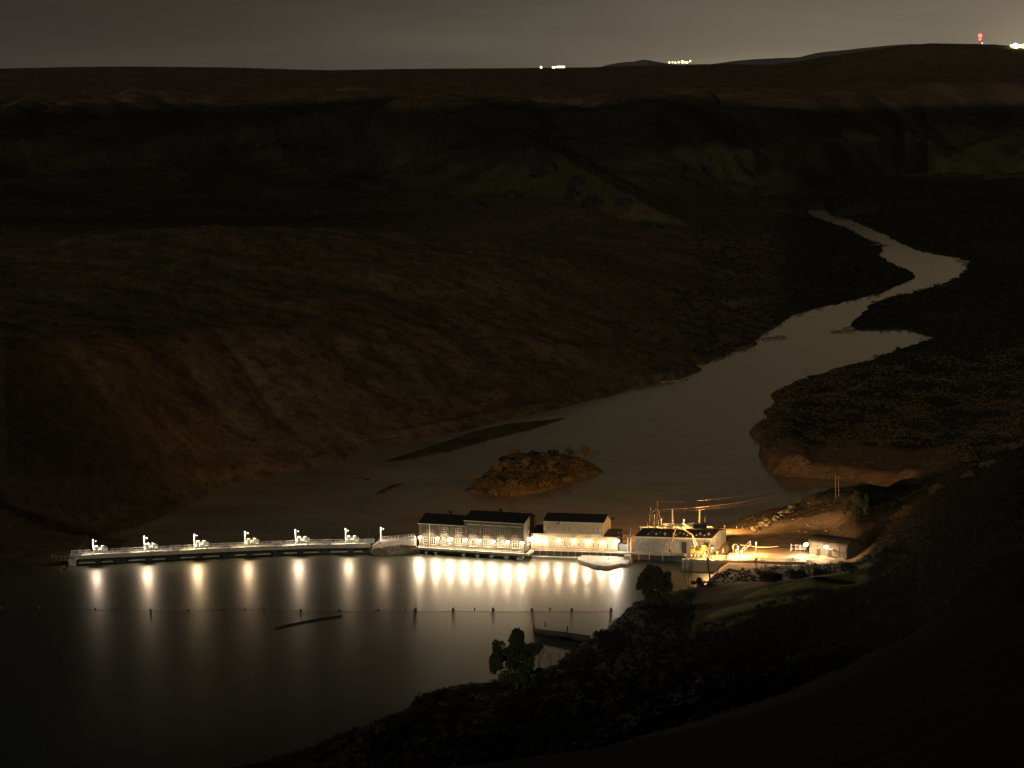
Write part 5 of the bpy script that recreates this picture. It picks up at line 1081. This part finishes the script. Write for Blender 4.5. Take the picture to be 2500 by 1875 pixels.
mb = MB(); mb.prism([tuple(P(u, v_, .5)[:2]) for u, v_ in dk_px], .1, .5); part('frame', mb, 'dark_wood', dk_)
for k in range(40):
    t_ = k/40; i = 0; A = P(1301+139*t_+1, np.interp(t_, [0,.2,.6,1], [1534,1538,1544,1552]), .53); B = P(1302+139*t_+1, np.interp(t_, [0,.2,.6,1], [1541,1547,1556,1565]), .53); w_ = np.array((.19, 0, 0))
    mb = MB(); mb.hexa([B-w_, B+w_, A+w_, A-w_]+[q+np.array((0, 0, .06)) for q in (B-w_, B+w_, A+w_, A-w_)]); part('plank', mb, 'dark_wood', dk_)
for u, v_ in ((1303,1534),(1331,1531),(1385,1541),(1304,1543)): p_ = P(u, v_, 0); tb('pile', p_-np.array((0, 0, 1)), p_+np.array((0, 0, 1.6)), .14, 'dark_wood', dk_)
# ================================================================== lights on the far plateau and the beacon tower
def farlamp(u, v_, Y, r, m, label, group):
    r *= 1.25
    p_ = PY(u, v_, Y); g0_ = tz(p_[0], p_[1]) if Y < 14000 else p_[2]-25; g0_ = min(g0_, p_[2]-3)
    th = thing('distant_lamp', (p_[0], p_[1], g0_), label, 'lamp', group); tb('mast', np.array((p_[0], p_[1], g0_-1)), p_, .25, 'dark_metal', th); mb = MB(); mb.ball(p_, r, 12, 8); part('globe', mb, m, th, True)
for k, u in enumerate((1321, 1350, 1354, 1361, 1365.5, 1369, 1373, 1377)): farlamp(u, 164.3-(k > 2), 8600, 2.8 if k != 0 else 3.2, 'far_globe', 'distant yellowish lamp, ' + ('the single one standing left of its cluster' if k == 0 else 'one of the tight row left of the dark butte'), 'left cluster of plateau lamps' if k else 'lone plateau lamp')
for k, (u, v_) in enumerate([(1634,152.5),(1642,152),(1649,153),(1657,152),(1666,151),(1670,152),(1674,152.5),(1678,152.5),(1685,149)]): farlamp(u, v_, 8600, 2.6+(k == 4)*1.4, 'far_globe' if k not in (1, 6) else 'far_orange_globe', 'distant orange-white lamp in the row right of the dark butte' if k != 8 else 'distant lamp set slightly higher at the row\'s right end', 'right cluster of plateau lamps' if k != 8 else 'higher plateau lamp')
for k, (u, v_, m, r) in enumerate([(2469,111.5,'far_globe',2.6),(2479,112,'far_white_globe',5.0),(2489,112.5,'far_globe',3.2),(2494,112.5,'far_globe',2.4),(2498.5,112.5,'far_orange_globe',4.2),(2398,105.4,'far_globe',1.0)]):
    farlamp(u, v_, 5950, r, m, ['small bright lamp at the hill crest left of the glaring one', 'glaring white lamp at the right frame edge', 'bright lamp just right of the glaring white one', 'small lamp second from the right frame edge', 'orange lamp cut by the right frame edge', 'tiny white lamp at the foot of the red beacon mast'][k], 'cat')
    
for o in list(bpy.data.objects):
    if o.get('group') == 'cat': del o['group']
bt = PY(2393, 87, 6600); bb_ = PY(2393, 110, 6600); be = thing('beacon_mast', bb_, 'far lattice mast with red warning beacons on the right hilltop', 'mast')
mb = MB()
for dx, dy in ((-1.2, -1.2), (1.2, -1.2), (0, 1.2)): mb.tube(bb_+np.array((dx, dy, -6)), bt+np.array((dx*.3, dy*.3, 0)), .12, n=4)
for k in range(8): z0_ = bb_[2]+k*(bt[2]-bb_[2])/8; mb.tube((bt[0]-1, bt[1], z0_), (bt[0]+1, bt[1], z0_+(bt[2]-bb_[2])/8), .07, n=4)
part('lattice', mb, 'dark_metal', be)
mb = MB(); mb.ball(bt, 5.2, 14, 10); part('beacon', mb, 'red_globe', be, True); mb = MB(); mb.ball(PY(2392.5, 96, 6600), 3.2, 14, 10); part('beacon', mb, 'red_globe', be, True)
